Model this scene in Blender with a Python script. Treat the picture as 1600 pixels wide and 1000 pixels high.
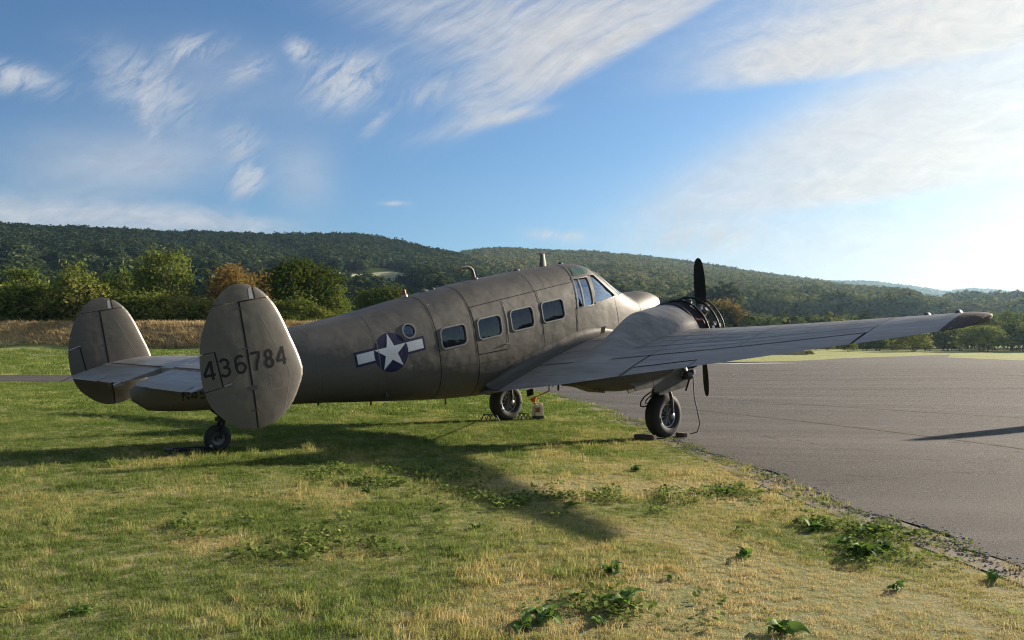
import bpy, bmesh, math, random, functools
import numpy as np
from mathutils import Vector, Matrix, Euler

for _o in list(bpy.data.objects):
    bpy.data.objects.remove(_o)
scene = bpy.context.scene
COL = scene.collection
rad = math.radians
random.seed(7)
RNG = np.random.default_rng(11)

# ------------------------------------------------------------------ camera
FPX = 1369.29
CAMH = 1.428
cd = bpy.data.cameras.new('camera')
cd.sensor_fit = 'HORIZONTAL'; cd.sensor_width = 36.0
cd.lens = FPX / 1600 * 36.0
cd.clip_start = 0.05; cd.clip_end = 20000
cam = bpy.data.objects.new('camera', cd); COL.objects.link(cam)
cam.location = (0, 0, CAMH)
cam.rotation_euler = (rad(90) + math.atan(46.7 / FPX), 0, 0)
scene.camera = cam

# ------------------------------------------------------------------ sun, sky, exposure
SUN_AZ = math.atan2(0.80, 0.60)      # measured from +Y towards +X
SUN_EL = rad(16.6)
SKY_STRENGTH = 0.050
EXPOSURE = 1.33
HAZE = 6.5e-5
sd = bpy.data.lights.new('sun', 'SUN'); sd.energy = 5.0; sd.angle = rad(0.9); sd.color = (1.0, 0.86, 0.68)
sun = bpy.data.objects.new('sun', sd); COL.objects.link(sun)
_sv = Vector((math.sin(SUN_AZ) * math.cos(SUN_EL), math.cos(SUN_AZ) * math.cos(SUN_EL), math.sin(SUN_EL)))
sun.rotation_euler = _sv.to_track_quat('Z', 'Y').to_euler()
sun.location = (30, 20, 20)

vs = scene.view_settings
vs.view_transform = 'Standard'; vs.look = 'None'; vs.exposure = EXPOSURE; vs.gamma = 1.0
vs.use_curve_mapping = False
scene.cycles.use_denoising = True
scene.cycles.denoiser = 'OPENIMAGEDENOISE'; scene.cycles.denoising_input_passes = 'RGB_ALBEDO_NORMAL'; scene.cycles.denoising_prefilter = 'NONE'
scene.cycles.pixel_filter_type = 'BLACKMAN_HARRIS'; scene.cycles.filter_width = 1.15
scene.cycles.blur_glossy = 1.0
scene.cycles.max_bounces = 8
scene.cycles.transparent_max_bounces = 12
scene.cycles.volume_bounces = 1
scene.cycles.sample_clamp_indirect = 6.0


class NT:
    """Small helper around a node tree."""
    def __init__(self, tree):
        self.t = tree; self.n = tree.nodes; self.l = tree.links

    def add(self, typ, **kw):
        nd = self.n.new(typ)
        for k, v in kw.items():
            setattr(nd, k, v)
        return nd

    def set(self, sock, v):
        if isinstance(v, bpy.types.NodeSocket):
            self.l.new(v, sock)
        elif v is not None:
            if hasattr(sock.default_value, '__len__') and not hasattr(v, '__len__'):
                v = [v] * len(sock.default_value)
            if hasattr(v, '__len__') and len(v) == 3 and len(sock.default_value) == 4:
                v = (*v, 1.0)
            sock.default_value = v

    def math(self, op, a, b=None, c=None, clamp=False):
        nd = self.add('ShaderNodeMath', operation=op, use_clamp=clamp)
        for s, v in zip(nd.inputs, (a, b, c)):
            if v is not None: self.set(s, v)
        return nd.outputs[0]

    def vmath(self, op, a, b=None, scale=None):
        nd = self.add('ShaderNodeVectorMath', operation=op)
        self.set(nd.inputs[0], a)
        if b is not None: self.set(nd.inputs[1], b)
        if scale is not None: self.set(nd.inputs['Scale'], scale)
        return nd.outputs['Value'] if op in ('LENGTH', 'DISTANCE', 'DOT_PRODUCT') else nd.outputs[0]

    def noise(self, vec, scale=5.0, detail=4.0, rough=0.55, dist=0.0, lac=2.0):
        nd = self.add('ShaderNodeTexNoise')
        if vec is not None: self.set(nd.inputs['Vector'], vec)
        nd.inputs['Scale'].default_value = scale; nd.inputs['Detail'].default_value = detail
        nd.inputs['Roughness'].default_value = rough; nd.inputs['Distortion'].default_value = dist
        nd.inputs['Lacunarity'].default_value = lac
        return nd.outputs['Fac']

    def voronoi(self, vec, scale=5.0, out='Distance', feature='F1', rnd=1.0):
        nd = self.add('ShaderNodeTexVoronoi', feature=feature)
        if vec is not None: self.set(nd.inputs['Vector'], vec)
        nd.inputs['Scale'].default_value = scale; nd.inputs['Randomness'].default_value = rnd
        return nd.outputs[out]

    def ramp(self, fac, stops, interp='LINEAR'):
        nd = self.add('ShaderNodeValToRGB'); nd.color_ramp.interpolation = interp
        e = nd.color_ramp.elements
        while len(e) < len(stops): e.new(0.5)
        for el, (p, c) in zip(e, stops):
            el.position = p
            el.color = (c, c, c, 1) if not hasattr(c, '__len__') else (*c[:3], 1)
        self.set(nd.inputs[0], fac)
        return nd.outputs[0]

    def mix(self, fac, a, b, blend='MIX'):
        nd = self.add('ShaderNodeMix', data_type='RGBA', blend_type=blend)
        self.set(nd.inputs[0], fac); self.set(nd.inputs[6], a); self.set(nd.inputs[7], b)
        return nd.outputs[2]

    def remap(self, v, a, b, c=0.0, d=1.0, smooth=False):
        nd = self.add('ShaderNodeMapRange', interpolation_type='SMOOTHSTEP' if smooth else 'LINEAR')
        for s, x in zip(nd.inputs, (v, a, b, c, d)): self.set(s, x)
        return nd.outputs[0]

    def sep(self, v):
        nd = self.add('ShaderNodeSeparateXYZ'); self.set(nd.inputs[0], v); return nd.outputs

    def comb(self, x, y, z):
        nd = self.add('ShaderNodeCombineXYZ')
        for s, v in zip(nd.inputs, (x, y, z)): self.set(s, v)
        return nd.outputs[0]

    def bump(self, h, strength=0.3, dist=0.02, normal=None):
        nd = self.add('ShaderNodeBump'); self.set(nd.inputs['Height'], h)
        nd.inputs['Strength'].default_value = strength; nd.inputs['Distance'].default_value = dist
        if normal is not None: self.set(nd.inputs['Normal'], normal)
        return nd.outputs[0]

    def coord(self, which='Object'):
        return self.add('ShaderNodeTexCoord').outputs[which]

    def pos(self):
        return self.add('ShaderNodeNewGeometry').outputs['Position']


# ---- world: physical sky with high cirrus laid out by compass direction and height
world = bpy.data.worlds.new('World'); scene.world = world; world.use_nodes = True
world.cycles.sampling_method = 'MANUAL'; world.cycles.sample_map_resolution = 256
w = NT(world.node_tree); w.n.clear()
wo = w.add('ShaderNodeOutputWorld'); bg = w.add('ShaderNodeBackground')
bg.inputs['Strength'].default_value = SKY_STRENGTH
w.l.new(bg.outputs[0], wo.inputs[0])
sky = w.add('ShaderNodeTexSky', sky_type='NISHITA')
sky.sun_disc = False; sky.sun_elevation = SUN_EL; sky.sun_rotation = SUN_AZ
sky.altitude = 400; sky.air_density = 1.0; sky.dust_density = 0.8; sky.ozone_density = 2.2
gen = w.coord('Generated')
gx, gy, gzz = w.sep(gen)
AZ = w.math('MULTIPLY', w.math('ARCTAN2', gx, gy), 57.29578)          # degrees right of north
EL = w.math('MULTIPLY', w.math('ARCSINE', gzz), 57.29578)             # degrees up
# fibrous coordinates: warp direction by slow noise, then stretch along the wind
warp = w.noise(gen, 3.2, 3, 0.55)
warp2 = w.noise(w.vmath('ADD', gen, (3.1, 1.7, 0.4)), 3.2, 3, 0.55)
AZw = w.math('ADD', AZ, w.math('MULTIPLY', w.math('SUBTRACT', warp, 0.5), 6.0))
ELw = w.math('ADD', EL, w.math('MULTIPLY', w.math('SUBTRACT', warp2, 0.5), 4.5))


def streak(angle, sx, sy, seed, detail=10.0, rough=0.66, dist=0.35):
    ca, sa = math.cos(rad(angle)), math.sin(rad(angle))
    u = w.math('ADD', w.math('MULTIPLY', AZw, ca), w.math('MULTIPLY', ELw, sa))
    v = w.math('SUBTRACT', w.math('MULTIPLY', ELw, ca), w.math('MULTIPLY', AZw, sa))
    return w.noise(w.comb(w.math('MULTIPLY', u, sx), w.math('MULTIPLY', v, sy), seed), 1.0, detail, rough, dist)


VBL = w.comb(w.math('ADD', w.math('MULTIPLY', AZ, .65), w.math('MULTIPLY', AZw, .35)), w.math('ADD', w.math('MULTIPLY', EL, .65), w.math('MULTIPLY', ELw, .35)), 0.0)


def blob(px, py, su, sv, ang, amp):
    """soft patch of sky centred on a bearing and height (given as the photo pixel that looks there); sizes in degrees"""
    a0 = math.degrees(math.atan2(px - 800, FPX)); e0 = math.degrees(math.atan2((546.7 - py) * math.cos(rad(a0)), FPX))
    mp = w.add('ShaderNodeMapping', vector_type='TEXTURE')
    w.l.new(VBL, mp.inputs[0]); mp.inputs[1].default_value = (a0, e0, 0); mp.inputs[2].default_value = (0, 0, rad(ang)); mp.inputs[3].default_value = (su, sv, 1)
    r2 = w.vmath('DOT_PRODUCT', mp.outputs[0], mp.outputs[0])
    return w.math('MULTIPLY', w.math('POWER', .36788, r2), amp)


def total(lst):
    s = lst[0]
    for x in lst[1:]: s = w.math('ADD', s, x)
    return s


def half(px, py, ang, soft):
    """1 above a line through the pixel's direction, 0 below; ang in degrees"""
    a0 = math.degrees(math.atan2(px - 800, FPX)); e0 = math.degrees(math.atan2((546.7 - py) * math.cos(rad(a0)), FPX))
    ca, sa = math.cos(rad(ang)), math.sin(rad(ang))
    v = w.math('SUBTRACT', w.math('MULTIPLY', w.math('SUBTRACT', w.math('ADD', w.math('MULTIPLY', EL, .85), w.math('MULTIPLY', ELw, .15)), e0), ca), w.math('MULTIPLY', w.math('SUBTRACT', AZ, a0), sa))
    return w.remap(v, -soft * .3, soft, 0, 1, smooth=True)


n_fine = w.math('ADD', w.math('MULTIPLY', streak(27, 0.13, 0.95, 2.0, 11, .70, .3), .75), w.math('MULTIPLY', streak(33, 0.30, 2.4, 5.0, 9, .66, .2), .25))
n_soft = streak(24, 0.07, 0.20, 7.0, 6, 0.55, 0.3)
n_wisp = streak(48, 0.30, 1.05, 12.0, 11, 0.70, .7)
n_puff0 = w.noise(w.comb(w.math('MULTIPLY', AZw, 0.48), w.math('MULTIPLY', ELw, 1.15), 21.0), 1.0, 9, 0.66, 0.5)
n_puff = w.math('ADD', w.math('MULTIPLY', n_puff0, .65), w.math('MULTIPLY', n_fine, .35))
# 1 long band rising to the upper right, sharp lower edge
band = w.math('MULTIPLY', total([blob(880, 95, 5.0, 2.4, 28, 1.5), blob(1060, 15, 9.0, 2.4, 22, 1.7), blob(800, 30, 6.0, 3.0, 10, 1.0), blob(640, 8, 5, 1.2, -8, .5)]),
              half(860, 150, 26, 1.2))
band = w.math('ADD', band, total([blob(785, 184, 2.2, .38, 10, 1.3), blob(740, 150, 1.6, .9, 60, .45), blob(700, 205, 3.2, .5, 12, .3)]))
band = w.math('MULTIPLY', band, w.remap(n_fine, .34, .64, .15, 1.25))
# 2 bank on the upper right with a ragged underside
bank = w.math('MULTIPLY', total([blob(1430, 35, 9.0, 2.9, 3, 1.7), blob(1230, 95, 4.2, 1.2, 4, 1.2), blob(1650, 20, 9, 4.0, 0, 1.4), blob(1560, 110, 6, 1.6, 14, 1.0)]), half(1300, 122, 3, .7))
bank = w.math('MULTIPLY', bank, w.remap(n_puff, .30, .62, .35, 1.1))
# 3 thin diagonal veil below it
veil = w.math('MULTIPLY', total([blob(1360, 195, 9.5, 2.2, 22, 1.1), blob(1560, 130, 8, 3.0, 20, 1.1), blob(1130, 290, 6, 1.8, 20, .45), blob(1500, 400, 12, 2.6, 0, .6)]), w.remap(n_soft, .25, .7, .55, 1.1))
# 4 bright bank low on the right
low = w.math('MULTIPLY', total([blob(1500, 250, 6.0, 1.8, 8, 1.7), blob(1330, 300, 5.2, 1.0, 6, 1.3), blob(1650, 230, 6, 2.8, 8, 1.6), blob(1560, 330, 9, 1.4, 4, .9)]), half(1350, 322, 5, .8))
low = w.math('MULTIPLY', low, w.remap(n_puff, .28, .62, .4, 1.15))
# 5 wisps over the left half
wis = total([blob(535, 125, 1.9, 1.25, 20, 1.1), blob(300, 72, 1.5, .6, 18, 1.0), blob(465, 72, .9, .6, -25, .8), blob(225, 130, 2.6, 1.3, -25, .62), blob(392, 285, .75, 1.0, -58, 1.1),
             blob(380, 225, 1.0, 1.1, -60, .5), blob(15, 115, 2.0, .7, -6, .9), blob(580, 190, .35, 1.1, -40, .5), blob(660, 145, 1.8, .6, 18, .35), blob(380, 105, 1.3, .55, 30, .5), blob(230, 175, .5, 1.6, 10, .45),
             blob(615, 319, .75, .14, 0, .8), blob(870, 368, 1.6, .32, -4, .75), blob(1090, 372, 3.4, .75, 2, .62), blob(1145, 378, .6, 1.0, -25, .4), blob(1500, 435, 1.2, .25, 0, .7), blob(1130, 325, 5, .8, 4, .2)])
wis = w.math('MULTIPLY', wis, w.remap(n_wisp, .40, .64, .03, 2.0))
# 6 milky patches and low cloud behind the left ridge
milk = w.math('MULTIPLY', total([blob(200, 250, 6.0, 1.9, 6, .38), blob(480, 275, 1.8, 2.0, 20, .26), blob(350, 130, 7, 2.6, 0, .16)]), w.remap(n_soft, .3, .65, .6, 1.9))
hor = w.math('MULTIPLY', total([blob(110, 338, 7.5, .95, -2, 1.1), blob(330, 352, 4.2, .62, -4, 1.0), blob(-250, 330, 8, 1.2, 0, 1.0)]), w.remap(n_puff, .30, .58, .2, 1.2))
# the same loose cirrus over the unseen sky, thickened to add sky light
outside = w.math('MAXIMUM', w.remap(w.math('ABSOLUTE', AZ), 34, 50, 0, 1, True), w.remap(EL, 22, 32, 0, 1, True))
rest = w.math('MULTIPLY', outside, w.math('MULTIPLY', w.remap(n_fine, .32, .68, .1, 1), w.remap(n_soft, .34, .62, 0, 1.1)))
glare = total([blob(1640, 400, 17, 4.6, 0, .6), blob(1250, 400, 10, 2.2, 0, .30)])
cl = total([band, bank, veil, low, wis, milk, hor, rest, glare])
cl = w.math('MULTIPLY', cl, w.remap(EL, 1.0, 5.0, .55, 1.0))
cl = w.math('SUBTRACT', 1.0, w.math('EXPONENT', w.math('MULTIPLY', w.math('MAXIMUM', cl, 0.0), -1.25)))
# clouds brighten towards the sun, as thin cloud does
sdv = w.vmath('DOT_PRODUCT', gen, tuple(_sv))
gl = w.remap(sdv, .45, 1.0, 0, 1)
glow = w.math('POWER', gl, 2.2)
shade_n = w.remap(n_puff, .3, .7, .80, 1.12)
cb = w.math('MULTIPLY', w.math('ADD', 5.2, w.math('MULTIPLY', glow, .9)), shade_n)
ccol = w.mix(gl, (.93, .98, 1.06, 1), (1.09, 1.0, .89, 1))
ccol = w.vmath('SCALE', ccol, scale=cb)
skyc = w.vmath('MULTIPLY', sky.outputs[0], (0.63, 0.85, 1.05))
final = w.mix(cl, skyc, ccol)
w.l.new(final, bg.inputs['Color'])


# ------------------------------------------------------------------ general helpers
def tag(o, label=None, cat=None, group=None, kind=None):
    if label: o['label'] = label
    if cat: o['category'] = cat
    if group: o['group'] = group
    if kind: o['kind'] = kind
    return o


def empty(name, loc=(0, 0, 0), rz=0.0):
    o = bpy.data.objects.new(name, None); COL.objects.link(o)
    o.location = loc; o.rotation_euler = (0, 0, rz); o.empty_display_size = 0.2
    return o


def mk_mesh(name, verts, faces, mats, smooth=True, ang=38, fix=True, fmat=None):
    me = bpy.data.meshes.new(name)
    me.from_pydata([tuple(map(float, v)) for v in verts], [], [tuple(map(int, f)) for f in faces])
    if fix:
        bm = bmesh.new(); bm.from_mesh(me)
        bmesh.ops.remove_doubles(bm, verts=bm.verts, dist=1e-6)
        bmesh.ops.recalc_face_normals(bm, faces=bm.faces)
        bm.to_mesh(me); bm.free()
    for m in (mats if isinstance(mats, (list, tuple)) else [mats]):
        if m: me.materials.append(m)
    if smooth:
        me.shade_smooth()
        if ang < 179: me.set_sharp_from_angle(angle=rad(ang))
    me.update()
    return me


def add_obj(name, me, parent=None):
    o = bpy.data.objects.new(name, me); COL.objects.link(o)
    if parent: o.parent = parent
    return o


def lerp(a, b, t): return a + (b - a) * t
def sstep(a, b, x):
    t = np.clip((np.asarray(x, float) - a) / (b - a), 0, 1); return t * t * (3 - 2 * t)


def pchip(x, y, q):
    h = np.diff(x); d = np.diff(y) / h; m = np.zeros(len(x)); m[0] = d[0]; m[-1] = d[-1]
    for i in range(1, len(x) - 1):
        if d[i - 1] * d[i] > 0:
            w1 = 2 * h[i] + h[i - 1]; w2 = h[i] + 2 * h[i - 1]; m[i] = (w1 + w2) / (w1 / d[i - 1] + w2 / d[i])
    q = np.clip(q, x[0], x[-1])
    i = np.clip(np.searchsorted(x, q) - 1, 0, len(h) - 1); t = (q - x[i]) / h[i]; hh = h[i]
    return y[i] * (1 + 2 * t) * (1 - t) ** 2 + m[i] * hh * t * (1 - t) ** 2 + y[i + 1] * t * t * (3 - 2 * t) + m[i + 1] * hh * t * t * (t - 1)


def _hash(ix, iy, s):
    n = np.sin(ix * 127.1 + iy * 311.7 + s * 74.7) * 43758.5453
    return n - np.floor(n)


def vnoise(x, y, s=0.0):
    x = np.asarray(x, float); y = np.asarray(y, float)
    ix = np.floor(x); iy = np.floor(y); fx = x - ix; fy = y - iy
    fx = fx * fx * (3 - 2 * fx); fy = fy * fy * (3 - 2 * fy)
    return lerp(lerp(_hash(ix, iy, s), _hash(ix + 1, iy, s), fx), lerp(_hash(ix, iy + 1, s), _hash(ix + 1, iy + 1, s), fx), fy)


def fbm(x, y, s=0.0, oct=4):
    r = 0; a = .5; t = 0
    for i in range(oct):
        r = r + a * vnoise(x, y, s + i * 3.3); t += a; a *= .5; x = x * 2.03 + 1.7; y = y * 2.03 + 9.2
    return r / t


def new_mat(name):
    m = bpy.data.materials.new(name); m.use_nodes = True
    nt = NT(m.node_tree); nt.n.clear()
    out = nt.add('ShaderNodeOutputMaterial')
    b = nt.add('ShaderNodeBsdfPrincipled'); nt.l.new(b.outputs[0], out.inputs[0])
    return m, nt, b, out


def simple_mat(name, col, rough=0.6, metal=0.0, var=0.12, scale=9.0, spec=0.5):
    m, nt, b, out = new_mat(name)
    n = nt.noise(nt.coord('Object'), scale, 5, .6)
    c = nt.mix(nt.remap(n, .3, .7), tuple(x * (1 - var) for x in col), tuple(min(1, x * (1 + var)) for x in col))
    nt.l.new(c, b.inputs['Base Color'])
    nt.set(b.inputs['Roughness'], nt.remap(n, .3, .7, max(.05, rough - .08), min(1, rough + .08)))
    b.inputs['Metallic'].default_value = metal
    b.inputs['Specular IOR Level'].default_value = spec
    return m


def instancer(name, pts, rot, scl, idx, tint, protos):
    """one object that scatters the prototypes (which live in an unlinked collection) over its points"""
    me = bpy.data.meshes.new(name)
    me.from_pydata([], [], []); n = len(pts)
    me.vertices.add(n); me.vertices.foreach_set('co', np.asarray(pts, np.float32).ravel())
    for nm, typ, arr, key in (('rot', 'FLOAT_VECTOR', rot, 'vector'), ('scl', 'FLOAT_VECTOR', scl, 'vector'), ('pick', 'INT', idx, 'value'), ('tint', 'FLOAT', tint, 'value')):
        at = me.attributes.new(nm, typ, 'POINT')
        at.data.foreach_set(key, np.asarray(arr, np.int32 if typ == 'INT' else np.float32).ravel())
    o = add_obj(name, me)
    c = bpy.data.collections.new(name + '_prototypes')
    for p in protos: c.objects.link(p)
    g = bpy.data.node_groups.new(name + '_scatter', 'GeometryNodeTree')
    g.interface.new_socket('Geometry', in_out='INPUT', socket_type='NodeSocketGeometry')
    g.interface.new_socket('Geometry', in_out='OUTPUT', socket_type='NodeSocketGeometry')
    gi = g.nodes.new('NodeGroupInput'); go = g.nodes.new('NodeGroupOutput')
    ci = g.nodes.new('GeometryNodeCollectionInfo'); ci.inputs['Collection'].default_value = c
    ci.inputs['Separate Children'].default_value = True; ci.inputs['Reset Children'].default_value = True
    ip = g.nodes.new('GeometryNodeInstanceOnPoints'); ip.inputs['Pick Instance'].default_value = True

    def na(nm, typ):
        a = g.nodes.new('GeometryNodeInputNamedAttribute'); a.data_type = typ; a.inputs['Name'].default_value = nm
        return a.outputs[0]
    er = g.nodes.new('FunctionNodeEulerToRotation')
    L = g.links.new
    L(gi.outputs[0], ip.inputs['Points']); L(ci.outputs[0], ip.inputs['Instance'])
    L(na('pick', 'INT'), ip.inputs['Instance Index']); L(na('rot', 'FLOAT_VECTOR'), er.inputs[0]); L(er.outputs[0], ip.inputs['Rotation'])
    L(na('scl', 'FLOAT_VECTOR'), ip.inputs['Scale']); L(ip.outputs[0], go.inputs[0])
    md = o.modifiers.new('scatter', 'NODES'); md.node_group = g
    return o


# ------------------------------------------------------------------ the lie of the land
TARMAC = [(4.3, 1.0), (4.1, 3.0), (3.75, 4.6), (3.53, 6.05), (3.3, 7.6), (3.15, 9.0), (2.98, 11.2), (2.76, 13.6), (2.64, 16.0), (2.6, 18.0), (2.3, 21.5), (1.8, 25.0), (.7, 30.5), (-3, 34.2), (-10, 34.2), (-20, 34.2), (-50, 35), (-110, 37),
          (-110, 53), (-50, 50), (-20, 49), (-8, 50), (0, 55), (8, 70), (18, 92), (26, 101), (48, 128), (75, 150), (66, 133), (69, 116), (95, 108), (160, 104), (260, 90), (260, -60), (5.2, -60), (4.6, -6)]
TP = np.array(TARMAC)


def in_poly(x, y, P):
    x = np.asarray(x, float); y = np.asarray(y, float); r = np.zeros(x.shape, bool); j = len(P) - 1
    for i in range(len(P)):
        xi, yi = P[i]; xj, yj = P[j]
        c = ((yi > y) != (yj > y)) & (x < (xj - xi) * (y - yi) / (yj - yi + 1e-12) + xi)
        r ^= c; j = i
    return r


def poly_dist(x, y, P):
    x = np.asarray(x, float); y = np.asarray(y, float); best = np.full(x.shape, 1e9)
    for i in range(len(P)):
        ax, ay = P[i - 1]; bx, by = P[i]; dx, dy = bx - ax, by - ay
        t = np.clip(((x - ax) * dx + (y - ay) * dy) / (dx * dx + dy * dy), 0, 1)
        best = np.minimum(best, np.hypot(x - ax - t * dx, y - ay - t * dy))
    return best


_LD = np.array([0., 52, 75, 95, 104, 160, 400, 1200, 6000]); _LZ = np.array([0., 0, .70, 1.42, 4.2, 4.8, 9, 30, 60])
_RD = np.array([0., 118, 170, 260, 600, 1200, 6000]); _RZ = np.array([0., 0, 1.0, 2.2, 13, 30, 60])


def gz(x, y):
    x = np.asarray(x, float); y = np.asarray(y, float)
    d = np.hypot(x, y) * np.where(y > 0, 1, .4) + 0.0
    near = -.024 * 8 * np.tanh((x - .8) / 8) * (1 - sstep(28, 62, d))
    yy = np.maximum(y, 1e-3)
    wr = sstep(-.05, .25, x / yy)
    front = sstep(-20, 30, y)
    zl = np.interp(yy, _LD, _LZ); zr = np.interp(yy, _RD, _RZ)
    return near + front * lerp(zl, zr, wr)

# ------------------------------------------------------------------ ground materials
def dryness(x, y):
    """0 lush .. 1 straw; patches laid out as the lawn wears"""
    x = np.asarray(x, float); y = np.asarray(y, float)
    d = .62 * fbm(x * .55, y * .40, 3.0, 4) + 1.15 * fbm(x * 1.9 + 5, y * 1.3, 8.0, 4) - .57
    for (cx, cy, sx, sy, a) in ((1.1, 9.2, 1.5, .8, .55), (.5, 7.0, .9, .5, .35), (1.4, 5.6, 1.1, .7, .45), (2.2, 5.2, 1.3, .8, .4), (.75, 5.1, 1.0, .45, .28), (1.3, 4.3, 1.5, .5, .22), (-1.7, 8.2, .9, .35, .35), (-.9, 5.8, 1.0, .4, .22), (.3, 4.6, 1.2, .35, .3), (-2.0, 4.7, 1.0, .3, .2), (2.1, 7.4, .7, 1.2, .18), (-2.4, 6.2, .9, .3, .2)):
        d = d + a * np.exp(-((x - cx) / sx) ** 2 - ((y - cy) / sy) ** 2)
    d = d + .10 * sstep(-1, 2.5, x) * (1 - sstep(9, 14, y)) - .16 * sstep(10.5, 13.5, y) - .02 - .07 * (1 - sstep(-1.5, .5, x))
    return np.clip(d, 0, 1)


def grass_ground_mat():
    m, nt, b, out = new_mat('turf')
    P = nt.pos()
    big = nt.noise(P, .45, 5, .6); med = nt.noise(P, 2.6, 5, .65); fine = nt.noise(P, 55, 4, .7)
    far = nt.noise(nt.vmath('MULTIPLY', P, (.35, 1.3, 1)), .12, 4, .6)
    g = nt.mix(nt.remap(fine, .3, .7), (.115, .13, .045), (.26, .265, .10))
    s = nt.mix(nt.remap(fine, .3, .7), (.22, .175, .095), (.50, .41, .24))
    k = nt.math('ADD', nt.remap(big, .40, .68, 0, .5), nt.remap(med, .45, .75, 0, .6))
    near_col = nt.mix(nt.math('MULTIPLY', k, .75, clamp=True), g, s)
    # mown fields further off
    dist = nt.sep(P)[1]
    g2 = nt.mix(nt.remap(far, .35, .65), (.27, .30, .085), (.40, .40, .14))
    g2 = nt.mix(nt.remap(nt.noise(P, .9, 5, .7), .3, .75, 0, .55), g2, (.34, .30, .14))
    g2 = nt.mix(nt.remap(nt.noise(P, 6, 3, .7), .3, .75, 0, .5), g2, (.13, .16, .05))
    c = nt.mix(nt.remap(dist, 14, 40, 0, 1, True), near_col, g2)
    nt.l.new(c, b.inputs['Base Color']); b.inputs['Roughness'].default_value = .95; b.inputs['Specular IOR Level'].default_value = .1
    nt.l.new(nt.bump(nt.math('ADD', fine, nt.noise(P, 7, 4, .6)), .7, .05), b.inputs['Normal'])
    return m


def asphalt_mat():
    m, nt, b, out = new_mat('asphalt')
    P = nt.pos()
    grit = nt.noise(P, 170, 3, .75); vor = nt.voronoi(P, 95, 'Distance')
    med = nt.noise(P, 9, 5, .65); big = nt.noise(nt.vmath('MULTIPLY', P, (.35, 1.0, 1)), .30, 5, .6, 1.0)
    strk = nt.noise(nt.vmath('MULTIPLY', P, (.06, .9, 1)), .6, 5, .6, .6)
    c = nt.mix(nt.remap(grit, .36, .66), (.012, .0105, .010), (.080, .073, .068))
    coarse = nt.noise(P, 48, 2, .6); c = nt.mix(nt.remap(coarse, .50, .66, 0, .75), c, (.130, .119, .110)); c = nt.mix(nt.remap(coarse, .34, .46, .75, 0), c, (.016, .014, .013))
    c = nt.mix(nt.remap(vor, .02, .25, .75, 0), c, (.140, .127, .116))
    c = nt.mix(nt.remap(big, .35, .7, 0, .30), c, (.072, .065, .060))
    c = nt.mix(nt.remap(strk, .50, .66, 0, .60), c, (.110, .099, .090))
    c = nt.mix(nt.remap(strk, .30, .47, .60, 0), c, (.040, .036, .033))
    c = nt.mix(nt.remap(med, .62, .8, 0, .35), c, (.04, .037, .035))
    oil = nt.noise(nt.vmath('MULTIPLY', P, (.7, 1, 1)), .55, 4, .55, .8); c = nt.mix(nt.remap(oil, .64, .74, 0, .55), c, (.026, .024, .023))
    trk_ = nt.noise(nt.vmath('MULTIPLY', nt.comb(nt.math('ADD', nt.sep(P)[0], nt.math('MULTIPLY', nt.sep(P)[1], .8)), nt.math('SUBTRACT', nt.sep(P)[1], nt.math('MULTIPLY', nt.sep(P)[0], .55)), 0.0), (.04, 1.7, 1)), 1.0, 3, .5, .2); c = nt.mix(nt.remap(trk_, .60, .72, 0, .4), c, (.030, .027, .025))
    # hairline cracks
    cr = nt.voronoi(nt.vmath('ADD', P, nt.vmath('SCALE', nt.comb(nt.noise(P, 1.5, 4), nt.noise(nt.vmath('ADD', P, (9, 2, 0)), 1.5, 4), 0.0), scale=1.6)), .22, 'Distance', 'DISTANCE_TO_EDGE')
    c = nt.mix(nt.remap(cr, .0, .006, .8, 0), c, (.016, .015, .014))
    nt.l.new(c, b.inputs['Base Color']); b.inputs['Roughness'].default_value = .92; b.inputs['Specular IOR Level'].default_value = .22
    nt.l.new(nt.bump(nt.math('ADD', grit, nt.math('MULTIPLY', vor, 1.5)), .55, .012), b.inputs['Normal'])
    return m


def worn_paint_mat(name, col, cover):
    m, nt, b, out = new_mat(name)
    P = nt.pos()
    grit = nt.noise(P, 60, 4, .75); n = nt.noise(P, 2.2, 5, .7)
    f = nt.math('MULTIPLY', nt.remap(grit, .38, .6, .15, 1), nt.remap(n, .3, .6, .25, 1))
    base = nt.mix(nt.remap(grit, .32, .72), (.03, .027, .025), (.09, .083, .077))
    nt.l.new(nt.mix(nt.math('MULTIPLY', f, cover), base, col), b.inputs['Base Color'])
    b.inputs['Roughness'].default_value = 1.0; b.inputs['Specular IOR Level'].default_value = .05
    nt.l.new(nt.bump(grit, .5, .012), b.inputs['Normal'])
    return m


M_TURF = grass_ground_mat()
M_ASPH = asphalt_mat()

# ------------------------------------------------------------------ ground sheet
azs = np.concatenate([np.linspace(-180, -40, 36)[:-1], np.linspace(-40, 40, 161)[:-1], np.linspace(40, 180, 36)[:-1]])
rr = np.concatenate([[.4, .8, 1.2, 1.6], np.geomspace(2, 130, 105), np.geomspace(140, 6500, 34)])
A, R = np.meshgrid(np.radians(azs), rr)
gX = R * np.sin(A); gY = R * np.cos(A)
gZ = gz(gX, gY) + .012 * (fbm(gX * .8, gY * .8, 2) - .5) * (R < 60)
inside = in_poly(gX, gY, TP); pd_ = poly_dist(gX, gY, TP)
gZ = np.where(inside, gZ - .12 * sstep(.10, .6, pd_), gZ)
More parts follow.
